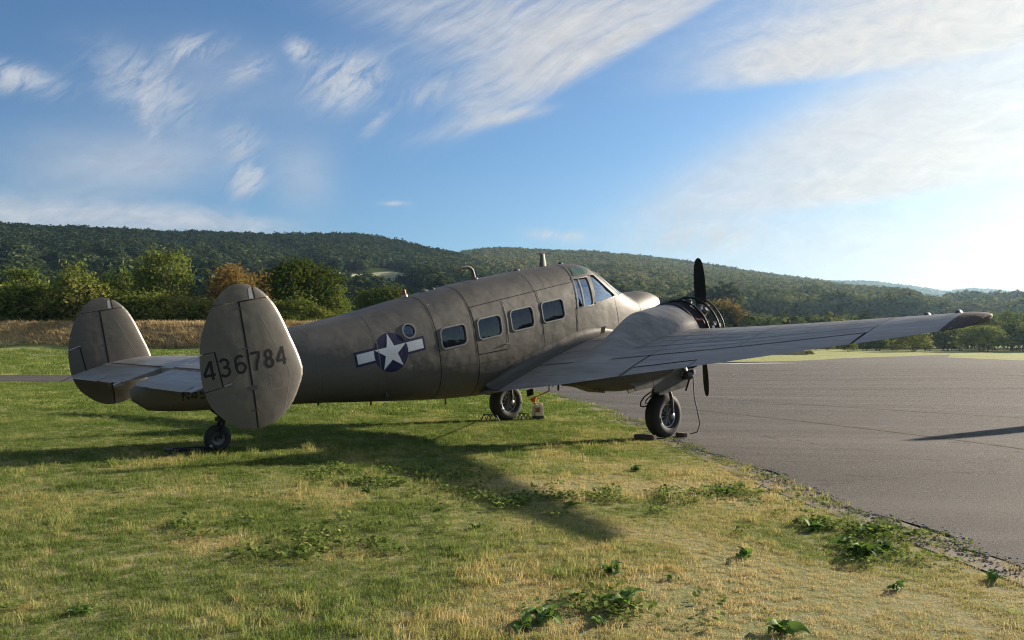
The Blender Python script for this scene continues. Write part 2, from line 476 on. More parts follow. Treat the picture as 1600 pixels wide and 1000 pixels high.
# a low earth mound under every far lawn: keep it below the bank
gv = np.stack([gX, gY, gZ], -1).reshape(-1, 3)
na = len(azs); nr = len(rr)
gf = [(i * na + j, i * na + (j + 1) % na, (i + 1) * na + (j + 1) % na, (i + 1) * na + j) for i in range(nr - 1) for j in range(na)]
gv = np.vstack([gv, [[0, 0, float(gz(0, 0))]]]); cidx = len(gv) - 1
gf += [(cidx, (j + 1) % na, j) for j in range(na)]
ground = add_obj('ground', mk_mesh('ground', gv, gf, M_TURF, True, 180, False)); tag(ground, kind='structure')


def sheet(name, poly, mat, off, maxlen=None):
    """flat polygon laid over the land"""
    bm = bmesh.new()
    f = bm.faces.new([bm.verts.new((p[0], p[1], 0)) for p in poly])
    bmesh.ops.triangulate(bm, faces=bm.faces[:])
    for _ in range(7):
        ed = [e for e in bm.edges if e.calc_length() > max(1.6, .10 * max(1, min(v.co.length for v in e.verts)))]
        if not ed: break
        bmesh.ops.subdivide_edges(bm, edges=ed, cuts=1)
        bmesh.ops.triangulate(bm, faces=bm.faces[:])
    for v in bm.verts: v.co.z = float(gz(v.co.x, v.co.y)) + off
    bmesh.ops.recalc_face_normals(bm, faces=bm.faces)
    me = bpy.data.meshes.new(name); bm.to_mesh(me); bm.free()
    if sum(p.normal.z for p in me.polygons) < 0: me.flip_normals()
    me.materials.append(mat); me.shade_smooth()
    return add_obj(name, me)


# ragged near edge of the apron
edge = []
for i in range(len(TARMAC)):
    a = np.array(TARMAC[i]); b_ = np.array(TARMAC[(i + 1) % len(TARMAC)])
    L = np.linalg.norm(b_ - a)
    step = .16 if (a[1] < 40 and a[1] > 1 and a[0] < 5 and a[0] > -5 and b_[0] < 5 and b_[0] > -12) else max(4, L / 4)
    n = max(1, int(L / step))
    for k in range(n):
        p = a + (b_ - a) * k / n
        if step < 1:
            nrm = np.array([-(b_ - a)[1], (b_ - a)[0]]) / L
            p = p + nrm * ((fbm(p[0] * 1.3 + p[1] * 1.3, p[1] * .7, 5, 4) - .5) * .62 + (random.random() - .5) * .05)
        edge.append(tuple(p))
apron = sheet('apron', edge, M_ASPH, .012); tag(apron, kind='structure')


def strip_mesh(name, pts, wdt, mat, off, step=.5):
    pts = np.array(pts, float)
    seg = np.r_[0, np.cumsum(np.linalg.norm(np.diff(pts, axis=0), axis=1))]
    q = np.arange(0, seg[-1], step)
    X = np.array([pchip(seg, pts[:, 0], t) for t in q]); Y = np.array([pchip(seg, pts[:, 1], t) for t in q])
    tx = np.gradient(X); ty = np.gradient(Y); l = np.hypot(tx, ty); nx, ny = -ty / l, tx / l
    V = []; F = []
    wq = np.interp(q / seg[-1], np.linspace(0, 1, len(wdt)), wdt) if hasattr(wdt, '__len__') else np.full(len(q), wdt)
    for i in range(len(q)):
        for s in (-.5, .5):
            x = X[i] + nx[i] * wq[i] * s; y = Y[i] + ny[i] * wq[i] * s
            V.append((x, y, float(gz(x, y)) + off))
        if i: F.append((2 * i - 2, 2 * i - 1, 2 * i + 1, 2 * i))
    me = mk_mesh(name, V, F, mat, True, 180, False)
    if sum(p.normal.z for p in me.polygons) < 0: me.flip_normals()
    return add_obj(name, me)


M_YEL = worn_paint_mat('worn_yellow_paint', (.36, .31, .19), .48)
M_WHT = worn_paint_mat('worn_white_paint', (.26, .25, .23), .22)
M_TAR = simple_mat('joint_tar', (.034, .031, .029), 1.0, spec=.02)
for pts, wd, mt, lab in (([(.47, 28.2), (3.63, 23.8), (5.2, 20.9), (6.3, 18.7), (7.7, 15.0), (8.3, 12.5), (8.6, 9)], .11, M_YEL, 'yellow_line'),
                         ([(9, 41.0), (12.4, 43), (20, 45.5), (34, 52), (48, 66)], .16, M_WHT, 'white_line'),
                         ([(5.0, 29.5), (9.0, 24.2), (11.5, 21), (18, 15)], .05, M_TAR, 'tar_joint'),
                         ([(14, 60), (30, 62), (60, 64)], .25, M_TAR, 'tar_joint')):
    o = strip_mesh(lab, pts, wd, mt, .017); tag(o, kind='structure')

# meandering sealed cracks on the apron
_r = np.random.default_rng(5)
for (x0, y0, x1, y1, wd) in ((4.2, 26, 24, 21, .035), (8, 34, 40, 38, .07), (24, 24, 30, 70, .08)):
    n_ = 14; t_ = np.linspace(0, 1, n_); jx = np.cumsum(_r.normal(size=n_)) * .10; jy = np.cumsum(_r.normal(size=n_)) * .10
    tag(strip_mesh('tar_seal', list(zip(lerp(x0, x1, t_) + jx, lerp(y0, y1, t_) + jy)), wd, M_TAR, .016, .12), kind='structure')

# bare soil and grit along the broken edge
M_DIRT = simple_mat('verge_soil', (.095, .076, .054), .95, var=.45, scale=14)
vp = [(p[0] - .16, p[1]) for p in TARMAC[1:14]]
tag(strip_mesh('dirt_verge', vp, (.5, .42, .5, .36, .45, .34, .4, .3, .3, .3), M_DIRT, .006, .25), kind='structure')

# taxi track that crosses the far field on the left
M_TRACK = simple_mat('track_gravel', (.26, .235, .21), .9, var=.2, scale=.8)
trk = strip_mesh('taxi_track', [(-90, 84), (-55, 82.5), (-30, 81.5), (-14, 81.5), (10, 84), (30, 95)], 5.0, M_TRACK, .03, 1.5); tag(trk, kind='structure')

# ------------------------------------------------------------------ dry-grass bank on the left
def bank_mat():
    m, nt, b, out = new_mat('dry_bank_grass')
    P = nt.pos()
    st = nt.noise(nt.vmath('MULTIPLY', P, (1, 1, .45)), 3.0, 6, .7); big = nt.noise(P, .25, 4, .6)
    c = nt.mix(nt.remap(st, .3, .7), (.24, .16, .085), (.56, .39, .23))
    c = nt.mix(nt.remap(big, .45, .7, 0, .6), c, (.36, .33, .15))
    nt.l.new(c, b.inputs['Base Color']); b.inputs['Roughness'].default_value = 1; b.inputs['Specular IOR Level'].default_value = .05
    nt.l.new(nt.bump(st, .9, .25), b.inputs['Normal'])
    return m


M_BANK = bank_mat()


def bank_base(x): return 96.5 + 1.5 * np.sin(x * .06) + .00012 * (x + 30) ** 2


BV = []; BF = []
bxs = np.arange(-125, 34, 1.0); bts = np.linspace(0, 1, 13)
for i, x in enumerate(bxs):
    for j, t in enumerate(bts):
        y = bank_base(x) + 8.5 * t
        hgt = 3.25 * (1 - sstep(8, 30, x) * .9)
        z = 1.35 + hgt * (t ** .8 if t < .9 else .92 + .0 * t) + .35 * (fbm(x * .25, t * 3, 4) - .5) * np.sin(np.pi * min(1, t * 1.05))
        if t == 0: z -= .5
        if t == 1: z -= .6
        BV.append((x, y, z))
nb = len(bts)
for i in range(len(bxs) - 1):
    for j in range(nb - 1): BF.append((i * nb + j, (i + 1) * nb + j, (i + 1) * nb + j + 1, i * nb + j + 1))
bank_o = add_obj('grass_bank', mk_mesh('grass_bank', BV, BF, M_BANK, True, 180, False)); tag(bank_o, kind='structure')


def bank_top(x): return 1.35 + 3.25 * (1 - float(sstep(8, 30, x)) * .9) * .92


# ------------------------------------------------------------------ wooded hills
def hill_mat():
    m, nt, b, out = new_mat('forest_floor')
    P = nt.pos()
    n = nt.noise(P, .035, 6, .7)
    c = nt.mix(nt.remap(n, .3, .7), (.022, .032, .012), (.06, .075, .025))
    nt.l.new(c, b.inputs['Base Color']); b.inputs['Roughness'].default_value = 1; b.inputs['Specular IOR Level'].default_value = 0
    return m


M_HILL = hill_mat()


def az_of(px): return math.degrees(math.atan2(px - 800, FPX))


class Hill:
    """a long ridge: crest line given by compass bearing, height and distance, with a concave-convex front slope and spurs"""
    def __init__(s, name, sky, dist, d0, z0, back, seed, spur, az0, az1, power=1.35):
        s.name = name; s.seed = seed; s.spur = spur; s.d0 = d0; s.z0 = z0; s.back = back; s.pw = power
        s.az0, s.az1 = az0, az1
        s.sa = np.array([az_of(p) if abs(p) < 5000 else p / 1000. for p, _ in sky]); s.sy = np.array([y for _, y in sky], float)
        s.da = np.array([az_of(p) for p, _ in dist]); s.dd = np.array([d for _, d in dist], float)

    def crest(s, az):
        D = np.interp(az, s.da, s.dd) + 70 * (fbm(az * .25, az * 0, s.seed, 3) - .5) * 2
        Y = np.interp(az, s.sa, s.sy)
        Zc = CAMH + (546.7 - Y - s.lift) * np.cos(np.radians(az)) / FPX * D
        return D, Zc
    lift = 11.0     # room for the trees standing on the crest, in the same pixels

    def z(s, az, d):
        D, Zc = s.crest(az)
        t = np.clip((d - s.d0) / (D - s.d0), 0, 3)
        up = s.z0 + (Zc - s.z0) * np.where(t <= 1, np.clip(t, 0, 1) ** s.pw, 1)
        tc = np.clip(t, 0, 1); sp = s.spur * 4.0 * tc * (1 - tc) ** 2 * ((1 - np.abs(2 * fbm(az * .23 + d * .0013, d * .0016, s.seed + 5, 3) - 1)) - .72) * 2
        dn = np.where(d > D, (d - D) * .18 + ((d - D) / s.back) ** 2 * 60, 0)
        return up + sp - dn

    def build(s):
        az = np.arange(s.az0, s.az1 + .01, .5); dm = s.dd.max() + s.back
        ds = np.linspace(s.d0, dm, 70)
        F = []
        AA, DD = np.meshgrid(az, ds, indexing='ij'); ZZ = s.z(AA, DD)
        V = np.stack([DD * np.sin(np.radians(AA)), DD * np.cos(np.radians(AA)), ZZ], -1).reshape(-1, 3)
        n = len(ds)
        for i in range(len(az) - 1):
            for j in range(n - 1): F.append((i * n + j, i * n + j + 1, (i + 1) * n + j + 1, (i + 1) * n + j))
        me = mk_mesh(s.name, V, F, M_HILL, True, 180, False)
        if sum(p.normal.z for p in me.polygons) < 0: me.flip_normals()
        o = add_obj(s.name, me); tag(o, kind='structure'); return o


H1 = Hill('hill', [(-2200, 368), (-900, 356), (-200, 350), (0, 354), (60, 357), (120, 358), (190, 361), (250, 364), (330, 364), (420, 369), (520, 368), (560, 369), (620, 379), (680, 393), (720, 401), (780, 424), (900, 455), (1050, 490), (1200, 515), (2500, 540)],
          [(-2200, 1250), (0, 1300), (560, 1350), (720, 1250), (1000, 1050), (2500, 900)], 330, 12, 260, 3.0, 30, -58, 22, 1.45)
H2 = Hill('hill', [(-2200, 420), (300, 420), (600, 416), (690, 402), (740, 391), (790, 388), (850, 391), (920, 393), (1000, 400), (1060, 408), (1130, 418), (1200, 430), (1270, 440), (1330, 451), (1400, 463), (1480, 475), (1600, 490), (1800, 505), (2600, 520)],
          [(-2200, 1900), (700, 1800), (900, 1750), (1300, 1500), (1600, 1250), (2600, 1000)], 520, 16, 300, 9.0, 24, -32, 48, 1.15)
H3 = Hill('hill', [(-800, 470), (900, 460), (1180, 443), (1250, 440), (1300, 438), (1360, 439), (1420, 446), (1480, 455), (1520, 451), (1560, 453), (1600, 457), (1700, 455), (2000, 470), (2800, 490)],
          [(-800, 3600), (2800, 3600)], 1500, 40, 500, 21.0, 40, 2, 52, 1.2)
H3.lift = 6.0; H2.lift = 9.0
for h_ in (H1, H2, H3): h_.build()


def hill_patch(h, corners, mat, name):
    """open meadow on a hillside: a sheet laid on the slope inside the given bearings and heights"""
    V = []; F = []; nu, nv = 26, 8
    for i in range(nu):
        for j in range(nv):
            u = lerp(corners[0], corners[2], i / (nu - 1)); v = lerp(corners[3], corners[1], j / (nv - 1)) + 2.0 * math.sin(u * .07)
            az = az_of(u); ds = np.linspace(h.d0 + 60, 1200, 600); zz = h.z(np.full(600, az), ds); pv = 546.7 - FPX * (zz - CAMH) / (ds * math.cos(rad(az)))
            q = int(np.argmin(np.abs(pv - v))); d = ds[q]
            V.append((d * math.sin(rad(az)), d * math.cos(rad(az)), zz[q] + 1.2))
    for i in range(nu - 1):
        for j in range(nv - 1): F.append((i * nv + j, (i + 1) * nv + j, (i + 1) * nv + j + 1, i * nv + j + 1))
    me = mk_mesh(name, V, F, mat, True, 180, False)
    if sum(p.normal.z for p in me.polygons) < 0: me.flip_normals()
    tag(add_obj(name, me), kind='structure')


hill_patch(H1, (484, 428, 644, 452), simple_mat('hill_meadow', (.20, .21, .095), .95, var=.25, scale=.02), 'meadow')


# ---- forest prototypes
def foliage_mat(name, stops, inst=True, trans=.3, haze=None, patch=.01):
    m, nt, b, out = new_mat(name)
    nt.n.remove(b)
    if inst:
        at = nt.add('ShaderNodeAttribute', attribute_type='INSTANCER', attribute_name='tint'); f = at.outputs['Fac']
    else:
        f = nt.add('ShaderNodeObjectInfo').outputs['Random']
    isl = nt.add('ShaderNodeNewGeometry').outputs['Random Per Island']
    n = nt.noise(nt.pos(), patch, 3, .6)
    k = nt.math('ADD', nt.math('MULTIPLY', f, .62), nt.math('ADD', nt.math('MULTIPLY', isl, .26), nt.math('MULTIPLY', nt.math('SUBTRACT', n, .5), .45)))
    k = nt.math('ADD', k, .06)
    c = nt.ramp(k, stops)
    d = nt.add('ShaderNodeBsdfDiffuse'); t = nt.add('ShaderNodeBsdfTranslucent'); mx = nt.add('ShaderNodeMixShader')
    nt.l.new(c, d.inputs[0]); nt.l.new(nt.mix(.35, c, (.20, .22, .02, 1)), t.inputs[0]); mx.inputs[0].default_value = trans
    nt.l.new(d.outputs[0], mx.inputs[1]); nt.l.new(t.outputs[0], mx.inputs[2]); nt.l.new(mx.outputs[0], out.inputs[0])
    return m


M_FOREST = foliage_mat('forest_foliage', [(0, (.010, .024, .022)), (.28, (.032, .055, .032)), (.52, (.105, .135, .052)), (.76, (.22, .22, .09)), (1, (.25, .19, .10))], True, .18, patch=.006)


def proto(name, V, F, mats, smooth=False):
    me = mk_mesh(name, V, F, mats, smooth, 180, False)
    return bpy.data.objects.new(name, me)


_ico = None
def ico_pts():
    global _ico
    if _ico is None:
        bm = bmesh.new(); bmesh.ops.create_icosphere(bm, subdivisions=2, radius=1)
        bm.verts.ensure_lookup_table()
        _ico = (np.array([v.co[:] for v in bm.verts]), [tuple(v.index for v in f.verts) for f in bm.faces]); bm.free()
    return _ico


def crown_proto(name, kind, seed):
    """unit-height woodland tree: a heap of leaf-clump faces"""
    r = np.random.default_rng(seed); V = []; F = []
    n = 240 if kind != 'fir' else 170
    for i in range(n):
        if kind == 'fir':
            t = r.random() ** .8; rad_ = .20 * (1 - t) ** .8 + .012; a = r.random() * 6.283; q = math.sqrt(r.random()) * rad_
            p = np.array([q * math.cos(a), q * math.sin(a), .12 + .88 * t]); s = .07 * (1 - .55 * t)
            nrm = np.array([math.cos(a), math.sin(a), .3])
        else:
            v = r.normal(size=3); v /= np.linalg.norm(v)
            lob = 1 + .22 * math.sin(3 * v[0] + seed) + .18 * math.sin(4 * v[1] + 2 * seed) + .15 * math.sin(5 * v[2] + seed)
            q = (.72 + .28 * r.random()) * lob
            p = np.array([v[0] * .36 * q, v[1] * .36 * q, .58 + v[2] * .40 * q * (1 if v[2] > 0 else .8)]); s = .085 * (.7 + .6 * r.random())
            nrm = v
        nrm = nrm + r.normal(size=3) * .45; nrm /= np.linalg.norm(nrm)
        t1 = np.cross(nrm, r.normal(size=3)); t1 /= np.linalg.norm(t1); t2 = np.cross(nrm, t1)
        b0 = len(V)
        for k in range(4):
            an = k * 1.5708 + .3 * r.normal(); V.append(p + s * (.75 + .5 * r.random()) * (math.cos(an) * t1 + math.sin(an) * t2))
        F += [(b0, b0 + 1, b0 + 2), (b0, b0 + 2, b0 + 3)]
    # stem
    b0 = len(V)
    for k in range(4):
        V.append((.02 * math.cos(k * 1.57), .02 * math.sin(k * 1.57), 0)); 
    for k in range(4): V.append((.012 * math.cos(k * 1.57), .012 * math.sin(k * 1.57), .6))
    for k in range(4): F.append((b0 + k, b0 + (k + 1) % 4, b0 + 4 + (k + 1) % 4, b0 + 4 + k))
    return proto(name, V, F, M_FOREST)


FOREST_PROTOS = [crown_proto('woodland_tree_%d' % i, 'round', 31 + i) for i in range(5)] + [crown_proto('woodland_zfir_%d' % i, 'fir', 51 + i) for i in range(2)]


def scatter_hill(h, n, az0, az1, dmin, size, name, label, fir=.15, clear=(), tint0=0.0, over=90):
    az = RNG.uniform(az0, az1, n * 3)
    D, Zc = h.crest(az)
    dlo = np.maximum(dmin, h.d0 + 5)
    u = RNG.random(n * 3)
    d = np.sqrt(dlo ** 2 + u * ((D + over) ** 2 - dlo ** 2))
    # more trees along the crest so that the skyline is closed
    cr = RNG.random(n * 3) < .10
    d = np.where(cr, D + RNG.normal(size=n * 3) * 16, d)
    z = h.z(az, d)
    x = d * np.sin(np.radians(az)); y = d * np.cos(np.radians(az))
    px = 800 + FPX * x / y; py = 546.7 - FPX * (z - CAMH) / y
    keep = np.ones(n * 3, bool)
    for (x0, y0, x1, y1) in clear: keep &= ~((px > x0) & (px < x1) & (py > y0 + 4 * np.sin(px * .05)) & (py < y1 + 3 * np.sin(px * .08 + 1)))
    i = np.where(keep)[0][:n]
    az, d, x, y, z = az[i], d[i], x[i], y[i], z[i]
    cl = fbm(x * .006, y * .006, h.seed + 2, 4)
    s = size * (.75 + .55 * RNG.random(len(i))) * (.85 + .4 * cl)
    f = (RNG.random(len(i)) < np.clip((cl - .42) * 2.2, 0, 1) * fir * 3)
    pick = np.where(f, 5 + RNG.integers(0, 2, len(i)), RNG.integers(0, 5, len(i)))
    s = np.where(f, s * 1.05, s)
    wd = np.where(f, s * 1.15, s * RNG.uniform(.95, 1.3, len(i)))
    tint = np.clip(RNG.beta(1.2, 1.5, len(i)) * .85 + 1.15 * (fbm(x * .005 + 4, y * .005, h.seed + 9, 4) - .46) + tint0 - .35 * f, 0, 1)
    rot = np.stack([RNG.normal(size=len(i)) * .05, RNG.normal(size=len(i)) * .05, RNG.uniform(0, 6.28, len(i))], -1)
    o = instancer(name, np.stack([x, y, z - .06 * s], -1), rot, np.stack([wd, wd, s], -1), pick, tint, FOREST_PROTOS)
    tag(o, label, 'forest', kind='stuff'); return o


scatter_hill(H1, 30000, -36, 14, 430, 12.0, 'ridge_forest', 'dark dense wood covering the long ridge on the left', .16, clear=((484, 423, 644, 456),), tint0=-.38)
scatter_hill(H2, 34000, -12, 36, 560, 12.0, 'middle_hill_forest', 'mixed green wood covering the broad middle hill', .12, tint0=.42, clear=((1360, 484, 1480, 490),))
scatter_hill(H3, 14000, 8, 36, 2000, 14, 'far_hill_forest', 'hazy pale wood on the most distant hill at right', .15, tint0=.1)

# ------------------------------------------------------------------ aeroplane materials
def paint_mat(name, dark, light, rough=.5, chips=True, run=(.5, 5, 5), sk=.35):
    m, nt, b, out = new_mat(name)
    O = nt.coord('Object')
    big = nt.noise(O, .9, 5, .6); med = nt.noise(O, 6, 5, .65)
    strk = nt.noise(nt.vmath('MULTIPLY', O, run), 2.2, 5, .6, .3)
    spk = nt.noise(O, 38, 4, .6)
    c = nt.mix(nt.remap(big, .3, .7), dark, light)
    c = nt.mix(nt.remap(strk, .5, .72, 0, sk), c, tuple(x * 1.45 for x in light))
    c = nt.mix(nt.remap(strk, .26, .45, sk, 0), c, tuple(x * .55 for x in dark))
    c = nt.mix(nt.remap(med, .62, .8, 0, .25), c, tuple(x * .6 for x in dark))
    if chips:
        area = nt.noise(O, 1.3, 3, .5)
        Od = nt.vmath('ADD', O, nt.vmath('SCALE', nt.comb(spk, med, nt.noise(nt.vmath('ADD', O, (5, 1, 2)), 38, 4, .6)), scale=.05))
        vd = nt.voronoi(Od, 7.0, 'Distance'); vc = nt.sep(nt.voronoi(Od, 7.0, 'Color'))[0]
        ch = nt.math('MULTIPLY', nt.math('MULTIPLY', nt.remap(vd, .07, .12, 1, 0), nt.remap(vc, .74, .76)), nt.remap(area, .50, .56))
        c = nt.mix(nt.math('MULTIPLY', ch, .75), c, (.34, .34, .33))
        # rows of rivets along frames and stringers, too fine to see singly
        ox, oy, oz = nt.sep(O)
        def row(v, pitch, wdt): return nt.remap(nt.math('ABSOLUTE', nt.math('SUBTRACT', nt.math('FRACT', nt.math('DIVIDE', v, pitch)), .5)), 0, wdt / pitch, 1, 0)
        rv = nt.math('MAXIMUM', nt.math('MULTIPLY', row(ox, .37, .010), row(nt.math('ADD', oz, oy), .045, .012)), nt.math('MULTIPLY', row(oz, .33, .010), row(ox, .045, .012)))
        c = nt.mix(nt.math('MULTIPLY', rv, .55), c, tuple(x * .35 for x in dark))
    nt.l.new(c, b.inputs['Base Color'])
    nt.set(b.inputs['Roughness'], nt.remap(nt.math('ADD', big, nt.math('MULTIPLY', med, .6)), .5, 1.1, rough - .09, rough + .12))
    b.inputs['Specular IOR Level'].default_value = .5
    # gentle oil-canning of thin skins plus fine grain
    h = nt.math('ADD', nt.math('MULTIPLY', nt.noise(nt.vmath('MULTIPLY', O, (2.2, 3, 3)), 1.3, 2, .5), 1.0), nt.math('MULTIPLY', spk, .04))
    nt.l.new(nt.bump(h, .45, .022), b.inputs['Normal'])
    return m


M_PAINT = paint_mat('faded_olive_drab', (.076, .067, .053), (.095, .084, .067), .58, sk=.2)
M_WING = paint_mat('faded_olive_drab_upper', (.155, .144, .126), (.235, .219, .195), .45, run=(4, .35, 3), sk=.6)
M_SEAM = simple_mat('panel_gap', (.014, .013, .012), .9, spec=.1)
M_LAP = simple_mat('skin_lap', (.10, .09, .074), .55)
M_LAPL = simple_mat('skin_lap_worn', (.20, .19, .17), .5)
M_EDGE = simple_mat('worn_leading_edge', (.36, .35, .33), .42, .3)
M_FRAME = simple_mat('window_frame_grey', (.20, .195, .18), .55)
M_BLACK = simple_mat('black_paint', (.010, .010, .011), .6, spec=.2)
M_DARK = simple_mat('dark_primer', (.028, .028, .03), .6)
M_STEEL = simple_mat('worn_steel', (.34, .34, .35), .38, .85)
M_BRIGHT = simple_mat('bright_metal', (.62, .62, .62), .28, .9)
M_RUB = simple_mat('tyre_rubber', (.022, .021, .021), .8, var=.3)
M_RIM = simple_mat('wheel_rim_alloy', (.11, .11, .115), .5, .35)
M_BLUE = simple_mat('insignia_blue', (.013, .016, .055), .6, spec=.2)
M_WHITE = simple_mat('insignia_white', (.52, .54, .56), .55, var=.07)
M_INT = simple_mat('cabin_interior', (.05, .055, .065), .8)
M_SEAT = simple_mat('seat_cover', (.05, .06, .08), .8)
M_RED = simple_mat('dull_red_plastic', (.20, .045, .03), .5)
M_GREY = simple_mat('dull_ring_metal', (.12, .12, .125), .5, .5)
M_LAPW = simple_mat('wing_skin_lap', (.13, .122, .108), .6)
M_REG = simple_mat('faded_black_lettering', (.026, .024, .020), .65, spec=.2)
M_TIP = paint_mat('red_brown_tip_paint', (.034, .022, .016), (.055, .036, .026), .75)
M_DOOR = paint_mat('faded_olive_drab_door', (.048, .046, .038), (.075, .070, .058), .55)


def glass_mat(name, tintc, rough=.02, mixv=.55):
    m, nt, b, out = new_mat(name)
    nt.n.remove(b)
    g = nt.add('ShaderNodeBsdfGlossy'); g.inputs['Roughness'].default_value = rough; g.inputs[0].default_value = (.9, .95, 1, 1)
    t = nt.add('ShaderNodeBsdfTransparent'); t.inputs[0].default_value = (*tintc, 1)
    fr = nt.add('ShaderNodeFresnel'); fr.inputs[0].default_value = 1.6
    nn = nt.noise(nt.coord('Object'), 3.0, 3, .5)
    nt.l.new(nt.bump(nn, .12, .05), g.inputs['Normal'])
    f = nt.math('MINIMUM', nt.math('ADD', nt.math('MULTIPLY', fr.outputs[0], .75), mixv * .06), 1.0)
    mx = nt.add('ShaderNodeMixShader'); nt.l.new(f, mx.inputs[0]); nt.l.new(t.outputs[0], mx.inputs[1]); nt.l.new(g.outputs[0], mx.inputs[2])
    nt.l.new(mx.outputs[0], out.inputs[0])
    return m


M_GLASS = glass_mat('cabin_glass', (.40, .47, .56), mixv=.3)
M_GLASSC = glass_mat('cockpit_glass', (.80, .86, .92), mixv=5.5)
M_GREEN = simple_mat('green_tinted_panel', (.075, .125, .095), .3, var=.2)

# ------------------------------------------------------------------ aeroplane frame of reference
RT = .37
_F = Vector((.73165956, .65279744, .19629004)); _S = Vector((.66756431, -.74444694, -.01251592)); _U = Vector((-.13795716, -.14019362, .980466))
_P = Vector((1.19175, 16.05268, .37))
plane = empty('airplane')
_loc = _P - RT * _U
plane.matrix_world = Matrix(((_F.x, -_S.x, _U.x, _loc.x), (_F.y, -_S.y, _U.y, _loc.y), (_F.z, -_S.z, _U.z, _loc.z), (0, 0, 0, 1)))
tag(plane, 'olive drab twin-engined propeller airplane with twin tail fins parked on the grass', 'airplane')


def T(p): return (p[0], -p[1], p[2] + RT)     # (forward, starboard, up) -> local axes
def to_world(p): return _P + p[0] * _F + p[1] * _S + p[2] * _U


def part(name, V, F, mat, parent=plane, smooth=True, ang=38, fix=True):
    return add_obj(name, mk_mesh(name, [T(v) for v in V], F, mat, smooth, ang, fix), parent)


def loft(rings, closed=True, cap0=True, cap1=True):
    n = len(rings[0]); V = [p for r in rings for p in r]; F = []
    for i in range(len(rings) - 1):
        for j in range(n if closed else n - 1):
            k = (j + 1) % n
            F.append((i * n + j, i * n + k, (i + 1) * n + k, (i + 1) * n + j))
    if closed and cap0: F.append(tuple(range(n)))
    if closed and cap1: F.append(tuple((len(rings) - 1) * n + j for j in range(n)))
    return V, F


def join(*vf):
    V = []; F = []
    for v, f in vf:
        o = len(V); V += list(v); F += [tuple(i + o for i in q) for q in f]
    return V, F


def tube(pts, r, n=10, r2=None, cap=True):
    """round bar along a polyline"""
    pts = [np.array(p, float) for p in pts]; rings = []; prev = None
    for i, p in enumerate(pts):
        t = pts[min(i + 1, len(pts) - 1)] - pts[max(i - 1, 0)]; t = t / (np.linalg.norm(t) + 1e-9)
        if prev is None:
            a = np.array([0, 0, 1.]) if abs(t[2]) < .9 else np.array([1., 0, 0]); u = np.cross(t, a)
        else: u = prev - t * (prev @ t)
        u /= np.linalg.norm(u); v = np.cross(t, u); prev = u
        rr_ = r if r2 is None else lerp(r, r2, i / max(1, len(pts) - 1))
        rings.append([tuple(p + rr_ * (math.cos(k * 2 * math.pi / n) * u + math.sin(k * 2 * math.pi / n) * v)) for k in range(n)])
    return loft(rings, True, cap, cap)


def lathe(profile, axis, org, n=36, seg=None):
    """profile: (distance along axis, radius)"""
    ax = np.array(axis, float); ax /= np.linalg.norm(ax)
    a = np.array([0, 0, 1.]) if abs(ax[2]) < .9 else np.array([1., 0, 0])
    u = np.cross(ax, a); u /= np.linalg.norm(u); v = np.cross(ax, u); org = np.array(org, float)
    rings = [[tuple(org + ax * h + r * (math.cos(k * 2 * math.pi / n) * u + math.sin(k * 2 * math.pi / n) * v)) for k in range(n)] for h, r in profile]
    return loft(rings, True, False, False)


def torus(org, axis, R_, r, n=48, m=10):
    return lathe([(r * math.sin(k * 2 * math.pi / m), R_ + r * math.cos(k * 2 * math.pi / m)) for k in range(m + 1)], axis, org, n)


def box(c, s, rot=None):
    V = []
    for x in (-.5, .5):
        for y in (-.5, .5):
            for z in (-.5, .5):
                p = Vector((x * s[0], y * s[1], z * s[2]))
                if rot is not None: p = rot @ p
                V.append((c[0] + p.x, c[1] + p.y, c[2] + p.z))
    return V, [(0, 1, 3, 2), (4, 6, 7, 5), (0, 4, 5, 1), (2, 3, 7, 6), (0, 2, 6, 4), (1, 5, 7, 3)]


# ------------------------------------------------------------------ fuselage
FT = np.array([(-7.64, 2.12, 1.97, .04, 2.04), (-7.52, 2.17, 1.83, .13, 2.02), (-7.2, 2.215, 1.73, .24, 1.99), (-6.7, 2.29, 1.625, .36, 1.98), (-6.0, 2.42, 1.50, .47, 1.97), (-5.4, 2.468, 1.395, .545, 1.93),
               (-4.6, 2.50, 1.225, .615, 1.86), (-3.6, 2.575, 1.01, .67, 1.78), (-2.8, 2.63, .86, .695, 1.72), (-2.0, 2.66, .75, .70, 1.67), (-1.0, 2.67, .68, .70, 1.62), (-.35, 2.66, .68, .695, 1.6),
               (.1, 2.64, .70, .68, 1.6), (.3, 2.60, .72, .67, 1.59), (.42, 2.545, .74, .66, 1.58), (.6, 2.43, .77, .645, 1.57), (.9, 2.215, .83, .615, 1.55), (1.25, 1.95, .92, .575, 1.52), (1.36, 1.885, .95, .56, 1.51),
               (1.5, 1.87, 1.0, .54, 1.5), (1.85, 1.86, 1.10, .47, 1.5), (2.1, 1.83, 1.2, .395, 1.51), (2.3, 1.765, 1.31, .31, 1.53), (2.45, 1.70, 1.41, .215, 1.56), (2.54, 1.645, 1.51, .1, 1.58), (2.575, 1.60, 1.57, .02, 1.585)])


@functools.lru_cache(None)
def fsec(a): return [float(pchip(FT[:, 0], FT[:, j], a)) for j in (1, 2, 3, 4)]


NS = 2.6


def fus_pt(a, t, off=0.0):
    """t: 0 starboard, pi/2 top, pi port"""
    tp, bt, hw, cm = fsec(a)
    n = NS if -6.2 < a < 1.6 else lerp(NS, 2.1, min(1, (abs(a + 2.3) - 3.9) / 1.2))
    c, s = math.cos(t), math.sin(t)
    y = (hw + off) * math.copysign(abs(c) ** (2 / n), c)
    H = (tp - cm + off) if s >= 0 else (cm - bt + off)
    return (a, y, cm + H * math.copysign(abs(s) ** (2 / n), s))


